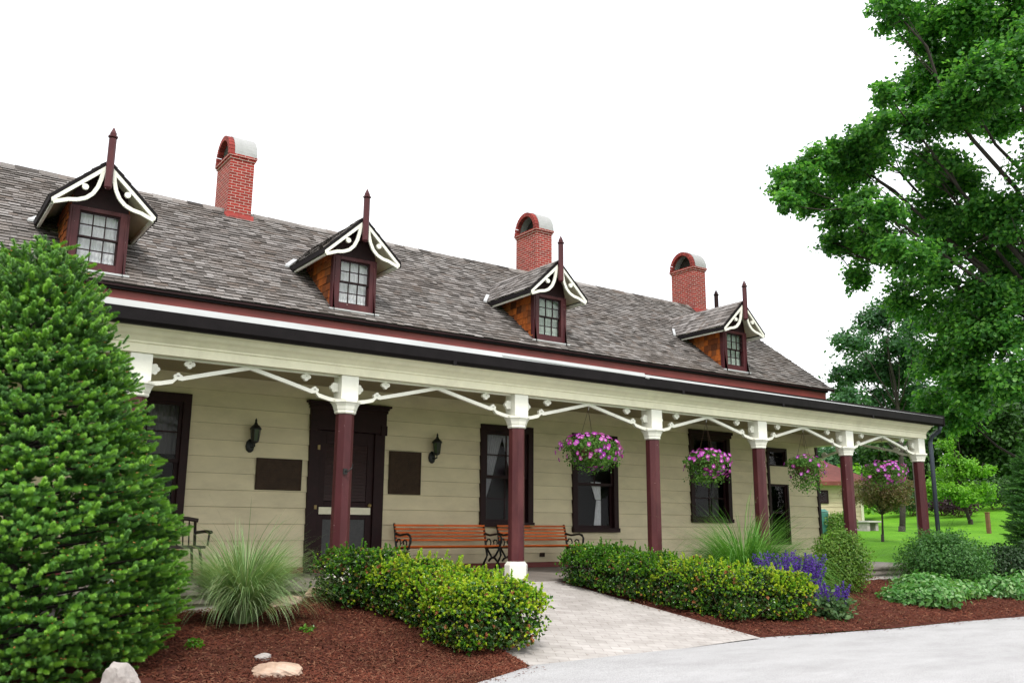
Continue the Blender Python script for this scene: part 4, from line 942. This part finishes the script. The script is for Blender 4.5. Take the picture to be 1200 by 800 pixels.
def conifer(name,label,loc,zr,mat,nb,T,spr=1.,group=None,buds=True,core=True,shootT=None):
    """zr: (height, radius) profile from the ground up"""
    z0=float(G(*loc)); t=thing(name,label,'tree',(loc[0],loc[1],z0),group)
    zs=np.array([q[0] for q in zr]); rr=np.array([q[1] for q in zr])
    mb=MB(); mb.tube([(loc[0],loc[1],z0-.1),(loc[0],loc[1],z0+zs[-1]*.6),(loc[0],loc[1],z0+zs[-1])],[.09,.05,.012],8)
    zf=np.linspace(zs[0],zs[-1]-.02,400); w=np.interp(zf,zs,rr)+.05; cdf=np.cumsum(w); cdf/=cdf[-1]
    P=[];D=[];
    for k in range(nb):
        z=np.interp((k+.5)/nb,cdf,zf)+rs.randn()*.02; az=k*2.39996+rs.randn()*.12; rad=float(np.interp(z,zs,rr))*(1+.05*rs.randn()+.04*math.sin(az*3+z*4))
        el=R(8)+R(50)*np.clip((z/zs[-1]-.55)/.45,0,1)**1.5
        if k%3==0: mb.tube([(loc[0],loc[1],z0+z-.15*rad),(loc[0]+math.cos(az)*rad*.85,loc[1]+math.sin(az)*rad*.85,z0+z-.02)],[.014,.005],4)
        m=int(5+rad*4)
        for j in range(m):
            back=j%2; u=(j-(m-1)/2)/m*2
            da=u*.26/max(rad,.25)*.9; q=rad-.05*abs(u)-.13*back*spr-.02*rs.rand()
            a2=az+da; P.append((loc[0]+math.cos(a2)*q,loc[1]+math.sin(a2)*q,z0+z-.05*abs(u)-.03*back+.02*rs.randn()))
            yw=a2+u*.5+rs.randn()*.18; e=el+rs.randn()*.16; D.append((math.cos(yw)*math.cos(e),math.sin(yw)*math.cos(e),math.sin(e)))
        for j in range(6): # inner fill
            q=rad*(.45+.42*rs.rand()); a2=az+rs.randn()*.5; P.append((loc[0]+math.cos(a2)*q,loc[1]+math.sin(a2)*q,z0+z+.05*rs.randn())); D.append((math.cos(a2)*.8+.3*rs.randn(),math.sin(a2)*.8+.3*rs.randn(),.3+.3*rs.randn()))
    mb.build('trunk',M['bark'],t)
    P=np.array(P); A=unit(np.array(D)); up=np.array((0,0,1.))+rs.randn(len(P),3)*.25; B=unit(np.cross(up,A)); C_=np.cross(A,B)
    mb=MB(); mb.inst(T,P-A*.08*spr,A,B,C_,spr*(.85+.35*rs.rand(len(P)))); mb.build('needles',mat,t)
    if shootT is not None:
        out_=np.linalg.norm((P-np.array((loc[0],loc[1],0)))[:,:2],axis=1); rz=np.interp(P[:,2]-z0,zs,rr); sel=(out_>rz-.30)&(rs.rand(len(P))<.9)
        Q=P[sel]; n_=len(Q); a1=unit(A[sel]+rs.randn(n_,3)*.22+np.array((0,0,.12))); b1_=unit(np.cross(np.array((0,0,1.)),a1)); c1_=np.cross(a1,b1_)
        mb=MB(); mb.inst(shootT,Q+A[sel]*.03,a1,b1_,c1_,.8+.5*rs.rand(n_))
        for sg in (-1,1):
            s2=rs.rand(n_)<.75; a2_=unit(a1[s2]+b1_[s2]*sg*.75+rs.randn(s2.sum(),3)*.12); b2_=unit(np.cross(np.array((0,0,1.)),a2_)); mb.inst(shootT,Q[s2]+A[sel][s2]*.0,a2_,b2_,np.cross(a2_,b2_),.6+.4*rs.rand(s2.sum()))
        mb.build('new_shoots',M['sprucenew'],t)
    if buds:
        sel=rs.rand(len(P))<.5; Pb=P[sel]+A[sel]*.0*spr
        mb=MB(); mb.inst(([(0,.006,0),(0,-.006,.004),(.022,0,.0),(0,0,.009)],[(0,1,2),(1,3,2),(3,0,2)]),Pb+C_[sel]*.014,A[sel],B[sel],C_[sel],np.ones(sel.sum())); mb.build('buds',M['bud'],t)
    return t
s_=.0069
prof=[(-.14,.9),(-.0,.98),(.12,1.14),(.35,1.24),(.70,1.28),(1.03,1.26),(1.35,1.12),(1.72,.99),(2.12,.85),(2.45,.71),(2.80,.58),(3.05,.50),(3.25,.36),(3.38,.12),(3.42,.0)]
conifer('spruce_tree','large bright green spruce filling the left foreground',(.95,8.17),prof,M['spruce'],560,spray_template(40,3,.095,.020,.0046,1,1.0),.90,shootT=spray_template(64,0,.068,.023,.0050,5,1.0))
conifer('conifer_tree','dark green columnar conifer at the right edge of the bed',(20.6,9.15),[(0,.6),(.4,.80),(1.2,.86),(2.0,.76),(2.6,.54),(2.9,.30),(3.15,0)],M['yew'],190,spray_template(18,3,.17,.035,.008,2),1.0,buds=False)

# ---- hedges of small upright rosettes
ROS=None
def rosette_template(n=6,seed=0,l=.024,w=.0088,up=.6):
    r=np.random.RandomState(seed); V=[];F=[]
    for i in range(n):
        a=i*2.4+r.rand()*.4; e=up+.35*r.randn()*.5+(.5 if i>n-3 else 0); e=min(e,1.4)
        d=np.array((math.sin(a)*math.cos(e),math.cos(a)*math.cos(e),math.sin(e))); s=np.cross(d,(0,0,1)); s/=np.linalg.norm(s)+1e-9; nn=np.cross(s,d)
        o=np.array((0,0,-.012*i/n)); k=len(V); L2=l*(.8+.4*r.rand())
        for t,q,b in ((0,0,0),(.4,1,.12),(.8,.75,.08),(1,0,-.05),(.8,-.75,.08),(.4,-1,.12)): V.append(o+d*L2*t+s*w*q+nn*L2*b)
        F+= [(k,k+1,k+2,k+3),(k,k+3,k+4,k+5)]
    V=np.array(V)[:,[2,0,1]]   # grow along local x
    return V,np.array(F)
RT1=[rosette_template(7,i) for i in range(3)]; RT2=[rosette_template(6,9+i,.023,.0085,.95) for i in range(2)]
def hedge_shrub(label,loc,rx,ry,h,n,yellow,mid,dead=.01,group='clipped broadleaf shrubs along the path'):
    z0=float(G(*loc))+.03; t=thing('hedge_shrub',label,'shrub',(loc[0],loc[1],z0),group)
    def pts(n,lo,topw=0):
        d=unit(rs.randn(n,3)*np.array((1,1,1.0))); 
        if topw: 
            f=(d[:,2]<.1)&(rs.rand(n)<topw); d[f,2]=-d[f,2]+.1; d=unit(d)
        dd=np.sign(d)*np.abs(d)**.68      # squarish, clipped outline
        q=(lo+(1-lo)*rs.rand(n))[:,None]
        lump=1+.05*np.sin(d[:,0:1]*9+loc[0]*5)+.05*np.cos(d[:,1:2]*8+loc[1]*3)+.03*np.sin(d[:,0:1]*23+d[:,1:2]*17)+.05*rs.randn(n,1)+.12*(rs.rand(n,1)<.03)
        P=np.array((loc[0],loc[1],z0+h*.52))+dd*q*lump*np.array((rx,ry,h*.5)); P[:,2]=np.maximum(P[:,2],z0+.02+.08*rs.rand(n)); return P,d
    mb=MB()
    for _ in range(40):
        a=random.random()*2*PI; c1,s1=math.cos(a),math.sin(a); e=.6+.4*random.random()
        limb(mb,(loc[0]+c1*.25*rx*random.random(),loc[1]+s1*.25*ry,z0-.05),(loc[0]+c1*rx*e,loc[1]+s1*ry*e,z0+h*(.2+.7*random.random())),.009,.003,5,.12,4)
    mb.build('stems',M['twig'],t)
    def put(nm,mat,n,lo,T,topw,up):
        mb=MB(); P,d=pts(n,lo,topw); A=unit(d*.7+np.array((0,0,up))+rs.randn(n,3)*.35); B=unit(np.cross(A,rs.randn(n,3))); C_=np.cross(A,B)
        for q,TT in enumerate(T):
            s=slice(q,None,len(T)); mb.inst(TT,P[s],A[s],B[s],C_[s],.8+.5*rs.rand(len(P[s])))
        mb.build(nm,mat,t)
    n=int(n*1.55); put('foliage',M['box'],n,.55,RT1,0,.5)
    put('new_growth',M['boxnew'] if yellow>mid else M['boxmid'],int(n*max(yellow,mid)*.55),.95,RT2,.75,1.0)
    if min(yellow,mid)>0: put('light_growth',M['boxmid'] if yellow>mid else M['boxnew'],int(n*min(yellow,mid)*.5),.93,RT2,.5,.9)
    ns=55; Ps,ds=pts(ns,.98,.9); mb=MB(); st=MB()
    for k in range(ns):
        u=ds[k]*.5+np.array((0,0,.8))+rs.randn(3)*.25; u/=np.linalg.norm(u); l=.05+.08*rs.rand(); e=Ps[k]+u*l; st.tube([Ps[k]-u*.06,e],[.003,.0015],4)
        m=5; Q=Ps[k]+u*l*np.linspace(.3,1,m)[:,None]; A=unit(np.tile(u,(m,1))+rs.randn(m,3)*.3); B=unit(np.cross(A,rs.randn(m,3))); mb.inst(RT2[k%2],Q,A,B,np.cross(A,B),.8+.4*rs.rand(m),np.full(m,rs.rand()))
    mb.build('top_sprigs',M['boxnew'] if yellow>.4 else M['boxmid'],t)
    if dead: put('dry_leaves',M['boxdead'],int(n*dead),.96,RT1[:1],0,.3)
    return t
hedge_shrub('dark green clipped shrub beside the pale grass, rearmost left of the path',(4.62,9.35),.50,.52,.60,2600,.10,.25,.02)
hedge_shrub('green clipped shrub behind the yellow tipped pair left of the path',(4.92,8.72),.52,.50,.58,2600,.7,.3,.02)
hedge_shrub('yellow tipped clipped shrub in the middle of the left row',(5.02,8.05),.52,.50,.60,2600,.85,.2,.02)
hedge_shrub('yellow tipped clipped shrub nearest the road, left of the path',(4.93,7.42),.56,.46,.62,3000,1.0,.2,.02)
hedge_shrub('bright green clipped shrub nearest the porch, right of the path',(8.36,9.6),.52,.42,.56,2300,.1,.9,.01)
hedge_shrub('bright green clipped shrub second from the porch, right of the path',(8.48,8.95),.54,.46,.58,2300,.2,.7,.01)
hedge_shrub('olive green clipped shrub in the middle of the right row',(8.74,8.3),.56,.46,.60,2300,.45,.4,.02)
hedge_shrub('yellowish clipped shrub at the road corner, right of the path',(8.96,7.70),.58,.44,.62,2500,.6,.2,.012)
hedge_shrub('yellowish clipped shrub beside the violet salvia',(9.50,7.55),.36,.38,.58,2200,.8,.2,.015)
# ---- fountain grasses
def grass_clump(name,label,loc,r,h,n,mat,wid=.006,droop=1.0,lean=(0,0),seed=0):
    rq=np.random.RandomState(seed); z0=float(G(*loc))+.03; t=thing(name,label,'ornamental grass',(loc[0],loc[1],z0))
    a=rq.rand(n)*2*PI; out=(rq.rand(n)**.7)*r; L_=h*(.75+.5*rq.rand(n)); rb=rq.rand(n)*.12*r; K=9
    V=np.zeros((n,K,2,3)); th0=(rq.rand(n)**.8)*.75*r/.7*.8; kap=(.5+1.7*rq.rand(n))*droop; L_=h*1.15*(.65+.5*rq.rand(n)); L_*=1+.25*(rq.rand(n)<.08)
    cx_=loc[0]+np.cos(a)*rb; cy_=loc[1]+np.sin(a)*rb; cz_=np.full(n,z0); w0=wid*(.7+.6*rq.rand(n))
    for k in range(K):
        s=k/(K-1); th=th0+kap*s**1.6; th=np.minimum(th,2.7); aa=a+.3*s*np.sin(a*7)
        if k:
            st=L_/(K-1); cx_=cx_+np.cos(aa)*np.sin(th)*st+lean[0]*s/K; cy_=cy_+np.sin(aa)*np.sin(th)*st+lean[1]*s/K; cz_=np.maximum(cz_+np.cos(th)*st,z0+.01)
        w=w0*(1-s**3*.95); tx=-np.sin(aa+.5*np.sin(a*13)); ty=np.cos(aa+.5*np.sin(a*13))
        for q,sg in enumerate((-1,1)):
            V[:,k,q,0]=cx_+tx*w*sg; V[:,k,q,1]=cy_+ty*w*sg; V[:,k,q,2]=cz_
    idx=np.arange(n)[:,None]*K*2+np.arange(K-1)[None]*2
    F=np.stack([idx,idx+1,idx+3,idx+2],-1).reshape(-1,4)
    mb=MB(); mb.add(V.reshape(-1,3),F,np.repeat(rq.rand(n),K-1)); mb.build('blades',mat,t)
grass_clump('fountain_grass','pale silvery arching grass clump between the spruce and the hedge',(3.14,9.0),.70,.86,3800,M['blade'],.0038,1.0,seed=1)
grass_clump('fountain_grass','large green arching grass clump behind the right hedge',(10.62,9.0),1.35,1.22,9000,M['blade2'],.0042,1.5,seed=2)
grass_clump('fountain_grass','smaller green grass clump by the last porch post',(16.3,9.25),.7,1.05,1300,M['blade2'],.0055,1.4,seed=3)
# ---- shrubs at the right
bush('spirea_shrub','rounded green shrub just right of the violet salvia',(12.72,8.85),.48,.98,M['shrub'],.036,12000,mats=None)
bush('willow_shrub','wide rounded green shrub near the porch end',(15.4,8.65),.80,.98,M['shrub2'],.042,14000)
bush('yew_shrub','dark low shrub behind the wide green one',(16.9,8.4),.55,.8,M['dkshrub'],.05,5000)
bush('yew_shrub','dark shrub beside the conifer base',(18.7,8.6),.5,.85,M['dkshrub'],.05,4500)
# ---- low ground cover
for k,(x,y,r,lab) in enumerate([(12.75,7.75,.40,'leftmost leafy ground cover mound, nearest the rounded spirea shrub'),(13.0,7.55,.46,'pale edged leafy ground cover mound nearest the road'),(13.5,7.95,.50,'leafy ground cover mound in front of the wide green shrub'),(14.4,8.0,.50,'leafy ground cover mound between the wide shrub and the road'),(15.4,7.75,.52,'leafy ground cover mound second from the right'),(16.5,7.7,.55,'rightmost leafy ground cover mound'),(17.6,7.8,.55,'leafy ground cover mound before the conifer')]):
    bush('ground_cover_plant',lab,(x,y),r*1.1,.30+.07*(k%3),M['hosta'],.072,1300,group='leafy ground cover mounds',cat='plant',jit=.45)
# ---- salvia
def salvia(label,loc,r,n,nl,hh,seed):
    rq=np.random.RandomState(seed); z0=float(G(*loc))+.03; t=thing('salvia_plant',label,'flower',(loc[0],loc[1],z0),'violet salvias')
    mb=MB(); P=np.c_[loc[0]+rq.randn(nl)*r*.48,loc[1]+rq.randn(nl)*r*.4,z0+rq.rand(nl)*hh*.62]; leaves(mb,P,np.tile((0,0,1.),(nl,1)),.075,LEAF,.6); mb.build('foliage',M['salvial'],t)
    mb=MB(); ms=MB()
    for k in range(n):
        a=rq.rand()*2*PI; q=r*math.sqrt(rq.rand()); bx,by=loc[0]+q*.5*math.cos(a),loc[1]+q*.5*math.sin(a); tx,ty=loc[0]+q*1.15*math.cos(a),loc[1]+q*1.15*math.sin(a); top=z0+hh*(.78+.35*rq.rand())
        p0=np.array((bx,by,z0)); p1=np.array((tx,ty,top)); ms.tube([p0,(p0+p1)/2+np.array((0,0,.03)),p1],.003,4)
        m=34; tt=.62+.38*np.arange(m)/m; Pp=p0+(p1-p0)*tt[:,None]; th=np.arange(m)*2.4; d=np.c_[np.cos(th),np.sin(th),np.full(m,.35)]
        leaves(mb,Pp+d*.006,d,.020*(1.25-.5*0),LEAF,.3,np.full(m,rq.rand()))
    ms.build('stems',M['salvial'],t); mb.build('flower_spikes',M['salviaf'],t)
salvia('violet salvia clump between the right hedge and the rounded shrub',(10.12,7.85),.44,170,900,.72,5)
salvia('smaller violet salvia clump at the mulch edge right of the hedge',(10.35,7.35),.26,26,600,.45,6)
salvia('violet salvia at the bottom left corner beside the spruce',(.10,5.25),.20,10,260,.62,7)
salvia('violet salvia at the far right edge in front of the conifer',(18.55,8.05),.3,14,400,.7,8)
# tiny weeds in the mulch
for k,(x,y,lab) in enumerate([(3.55,8.35,'tiny light green seedling in the mulch left of the hedge'),(2.45,8.15,'tiny green seedling beside the spruce')]):
    bush('seedling',lab,(x,y),.085,.13,M['boxmid'],.035,90,cat='plant',stems=False)
# ---- rocks
def rock(label,loc,size,mat,seed,rotz=0,sink=.25):
    import bmesh
    bm=bmesh.new(); bmesh.ops.create_icosphere(bm,subdivisions=4,radius=1); r=np.random.RandomState(seed)
    ax=unit(r.randn(14,3)); lv=.72+.25*r.rand(14)
    for v in bm.verts:
        p=np.array(v.co); 
        for a,l in zip(ax,lv):
            q=p@a
            if q>l: p=p-a*(q-l)*.93
        p*=1+.05*math.sin(p[0]*5+p[1]*7+seed)+.03*math.sin(p[0]*13+p[1]*9+p[2]*11)+.015*math.sin(p[2]*31+p[0]*23); v.co=(p[0]*size[0],p[1]*size[1],p[2]*size[2])
    me=bpy.data.meshes.new('rock'); bm.to_mesh(me); bm.free(); me.materials.append(mat)
    o=bpy.data.objects.new('rock',me); COL.objects.link(o); o.location=(loc[0],loc[1],float(G(*loc))+.05+size[2]*(1-sink*2)); o.rotation_euler=(0,0,rotz); tag(o,label,'rock'); return o
rock('flat peach coloured stone lying on the mulch near the bottom edge',(2.78,7.06),(.22,.15,.075),M['stone'],3,-.5)
rock('small pale stone chip behind the flat peach stone',(2.86,7.62),(.085,.05,.04),M['stone2'],5,.3)
rock('grey pointed stone at the foot of the spruce',(1.50,6.55),(.13,.11,.20),M['stone2'],8,.2,.2)
rock('pale stone edging under the silvery grass by the porch',(3.95,9.85),(.22,.12,.08),M['stone'],9,.1)
rock('pale stone edging next to the porch foundation, left of the hedge',(4.35,9.98),(.18,.1,.07),M['stone'],12,.4)
# ---- hanging baskets
def petunia_template():
    V=[(0,0,0)];F=[];n=10
    for i in range(n):
        a=2*PI*i/n; q=1 if i%2==0 else .88; V.append((math.cos(a)*q,math.sin(a)*q,.32+.05*(i%2)))
    F=[(0,1+i,1+(i+1)%n) for i in range(n)]; return np.array(V),np.array(F)
def petunia_mesh(k):
    V,F=petunia_template(); V=V.copy(); r=np.random.RandomState(k); V[1:]*=(1+.08*r.randn(len(V)-1,1))
    E_=np.array([(0,0,.03)]+[(math.cos(2*PI*i/6)*.34,math.sin(2*PI*i/6)*.34,.17) for i in range(6)]); EF=np.array([(0,1+i,1+(i+1)%6) for i in range(6)])
    mb=MB(); mb.add(V,F,.12*k); mb.add(E_,EF,1.0); o=mb.build('flower',M['petal']); me=o.data; bpy.data.objects.remove(o); return me
PETM=[petunia_mesh(k) for k in range(7)]
def basket(label,x,y,zc,r,hh,nf,seed,trail=.2,asym=0):
    rq=np.random.RandomState(seed); t=thing('hanging_basket',label,'hanging basket',(x,y,zc-hh),'hanging petunia baskets under the porch beam')
    mb=MB(); mb.lathe((x,y,zc),[(.09,-.17),(.15,-.14),(.185,-.04),(.19,.02),(.17,.02)],18); mb.build('pot',M['pot'],t,smooth=True)
    for q in range(3):
        a=q*2*PI/3+.4; MB().tube([(x+.17*math.cos(a),y+.17*math.sin(a),zc+.02),(x,y,2.47)],.0025,5).build('chain',M['bronze'],t)
    MB().tube([(x,y,2.46),(x+.012,y,2.49),(x+.012,y,2.52),(x-.004,y,2.535),(x,y,2.56)],.005,6).build('hook',M['metal'],t)
    def pts(n,lo):
        d=unit(rq.randn(n,3)); q=(lo+(1-lo)*rq.rand(n))[:,None]; P=np.array((x,y,zc))+d*q*np.array((r,r,hh)); 
        lo_=d[:,2]<-.2; P[lo_,2]-=trail*rq.rand(lo_.sum())**2; P[:,0]+=asym*(d[:,2]<0)*.1; return P,d
    n=3400; mb=MB(); P,d=pts(n,.35); nn=unit(d+rq.randn(n,3)*.6+np.array((0,0,.4))); a=unit(np.cross(nn,rq.randn(n,3))); mb.inst(LEAF,P,a,np.cross(nn,a),nn,.036*(.7+.6*rq.rand(n)),rq.rand(n)); mb.build('foliage',M['petleaf'],t)
    d=unit(rq.randn(nf,3)+np.array((-.15,-.55,.25))); P=np.array((x,y,zc))+d*(.95+.12*rq.rand(nf))[:,None]*np.array((r,r,hh)); lo_=d[:,2]<-.1; P[lo_,2]-=trail*.4*rq.rand(lo_.sum())
    nn=unit(d+rq.randn(nf,3)*.25); a=unit(np.cross(nn,rq.randn(nf,3))); b=np.cross(nn,a); sc_=.031+.009*rq.rand(nf)
    o0=np.array(t.location)
    for k in range(nf):
        o=bpy.data.objects.new('flower',PETM[rq.randint(len(PETM))]); COL.objects.link(o); o.parent=t
        p=P[k]-o0; q=sc_[k]; o.matrix_basis=mathutils.Matrix(((a[k][0]*q,b[k][0]*q,nn[k][0]*q,p[0]),(a[k][1]*q,b[k][1]*q,nn[k][1]*q,p[1]),(a[k][2]*q,b[k][2]*q,nn[k][2]*q,p[2]),(0,0,0,1)))
ZC=1.90
basket('round pink petunia basket in front of the wide window',8.81,PY,1.86,.49,.24,100,1,.16,.8)
basket('pink petunia basket in front of the tall window',11.42,PY,1.80,.40,.20,80,2,.28,-.5)
basket('pink petunia basket nearest the house corner',14.02,PY,1.84,.37,.19,34,3,.36,.6)
basket('shaded magenta petunia basket at the far end of the porch',16.56,PY,1.84,.45,.21,75,4,.2)
# ---------------------------------------------------------------- camera, light
cam=bpy.data.cameras.new('camera'); co=bpy.data.objects.new('camera',cam); COL.objects.link(co); sc.camera=co
import mathutils
y_,p_,r_=R(35.348),R(11.666),R(.402)
fw=np.array((math.sin(y_)*math.cos(p_),math.cos(y_)*math.cos(p_),math.sin(p_))); rt=np.array((math.cos(y_),-math.sin(y_),0)); up=np.cross(rt,fw)
r2=rt*math.cos(r_)+up*math.sin(r_); u2=-rt*math.sin(r_)+up*math.cos(r_)
mt=mathutils.Matrix(((r2[0],u2[0],-fw[0],0),(r2[1],u2[1],-fw[1],0),(r2[2],u2[2],-fw[2],.722),(0,0,0,1))); co.matrix_world=mt
cam.sensor_width=36; cam.lens=36*1044.135/1200; cam.clip_end=2000; cam.clip_start=.05
w=bpy.data.worlds.new('World'); sc.world=w; w.use_nodes=True; N=w.node_tree.nodes; L=w.node_tree.links; N.clear()
SUN_EL,SUN_AZ=R(52),R(205)   # azimuth measured clockwise from +Y
sky=N.new('ShaderNodeTexSky'); sky.sky_type='NISHITA'; sky.sun_disc=False; sky.sun_elevation=SUN_EL; sky.sun_rotation=SUN_AZ; sky.air_density=1.5; sky.dust_density=4
b1=N.new('ShaderNodeBackground'); b1.inputs[1].default_value=.12; L.new(sky.outputs[0],b1.inputs[0])
tc=N.new('ShaderNodeTexCoord'); no=N.new('ShaderNodeTexNoise'); no.inputs['Scale'].default_value=2.2; no.inputs['Detail'].default_value=5; L.new(tc.outputs['Generated'],no.inputs[0])
cr=N.new('ShaderNodeValToRGB'); cr.color_ramp.elements[0].position=.3; cr.color_ramp.elements[0].color=(.90,.93,1,1); cr.color_ramp.elements[1].position=.6; cr.color_ramp.elements[1].color=(1,1,1,1); L.new(no.outputs[0],cr.inputs[0])
b2=N.new('ShaderNodeBackground'); b2.inputs[1].default_value=1.35; L.new(cr.outputs[0],b2.inputs[0])
mx=N.new('ShaderNodeMixShader'); mx.inputs[0].default_value=.88; L.new(b1.outputs[0],mx.inputs[1]); L.new(b2.outputs[0],mx.inputs[2])
ow=N.new('ShaderNodeOutputWorld'); L.new(mx.outputs[0],ow.inputs[0])
sl=bpy.data.lights.new('sun','SUN'); sl.energy=2.2; sl.angle=R(14); sl.color=(1,.97,.92); so=bpy.data.objects.new('sun',sl); COL.objects.link(so)
sd=mathutils.Vector((math.sin(SUN_AZ)*math.cos(SUN_EL),math.cos(SUN_AZ)*math.cos(SUN_EL),math.sin(SUN_EL))); so.rotation_euler=sd.to_track_quat('Z','Y').to_euler(); so.location=(0,-5,30)
vs=sc.view_settings; vs.view_transform='Standard'; vs.look='None'; vs.exposure=.45; vs.gamma=1; vs.use_curve_mapping=False
sc.cycles.max_bounces=7; sc.cycles.transparent_max_bounces=12; sc.cycles.diffuse_bounces=3
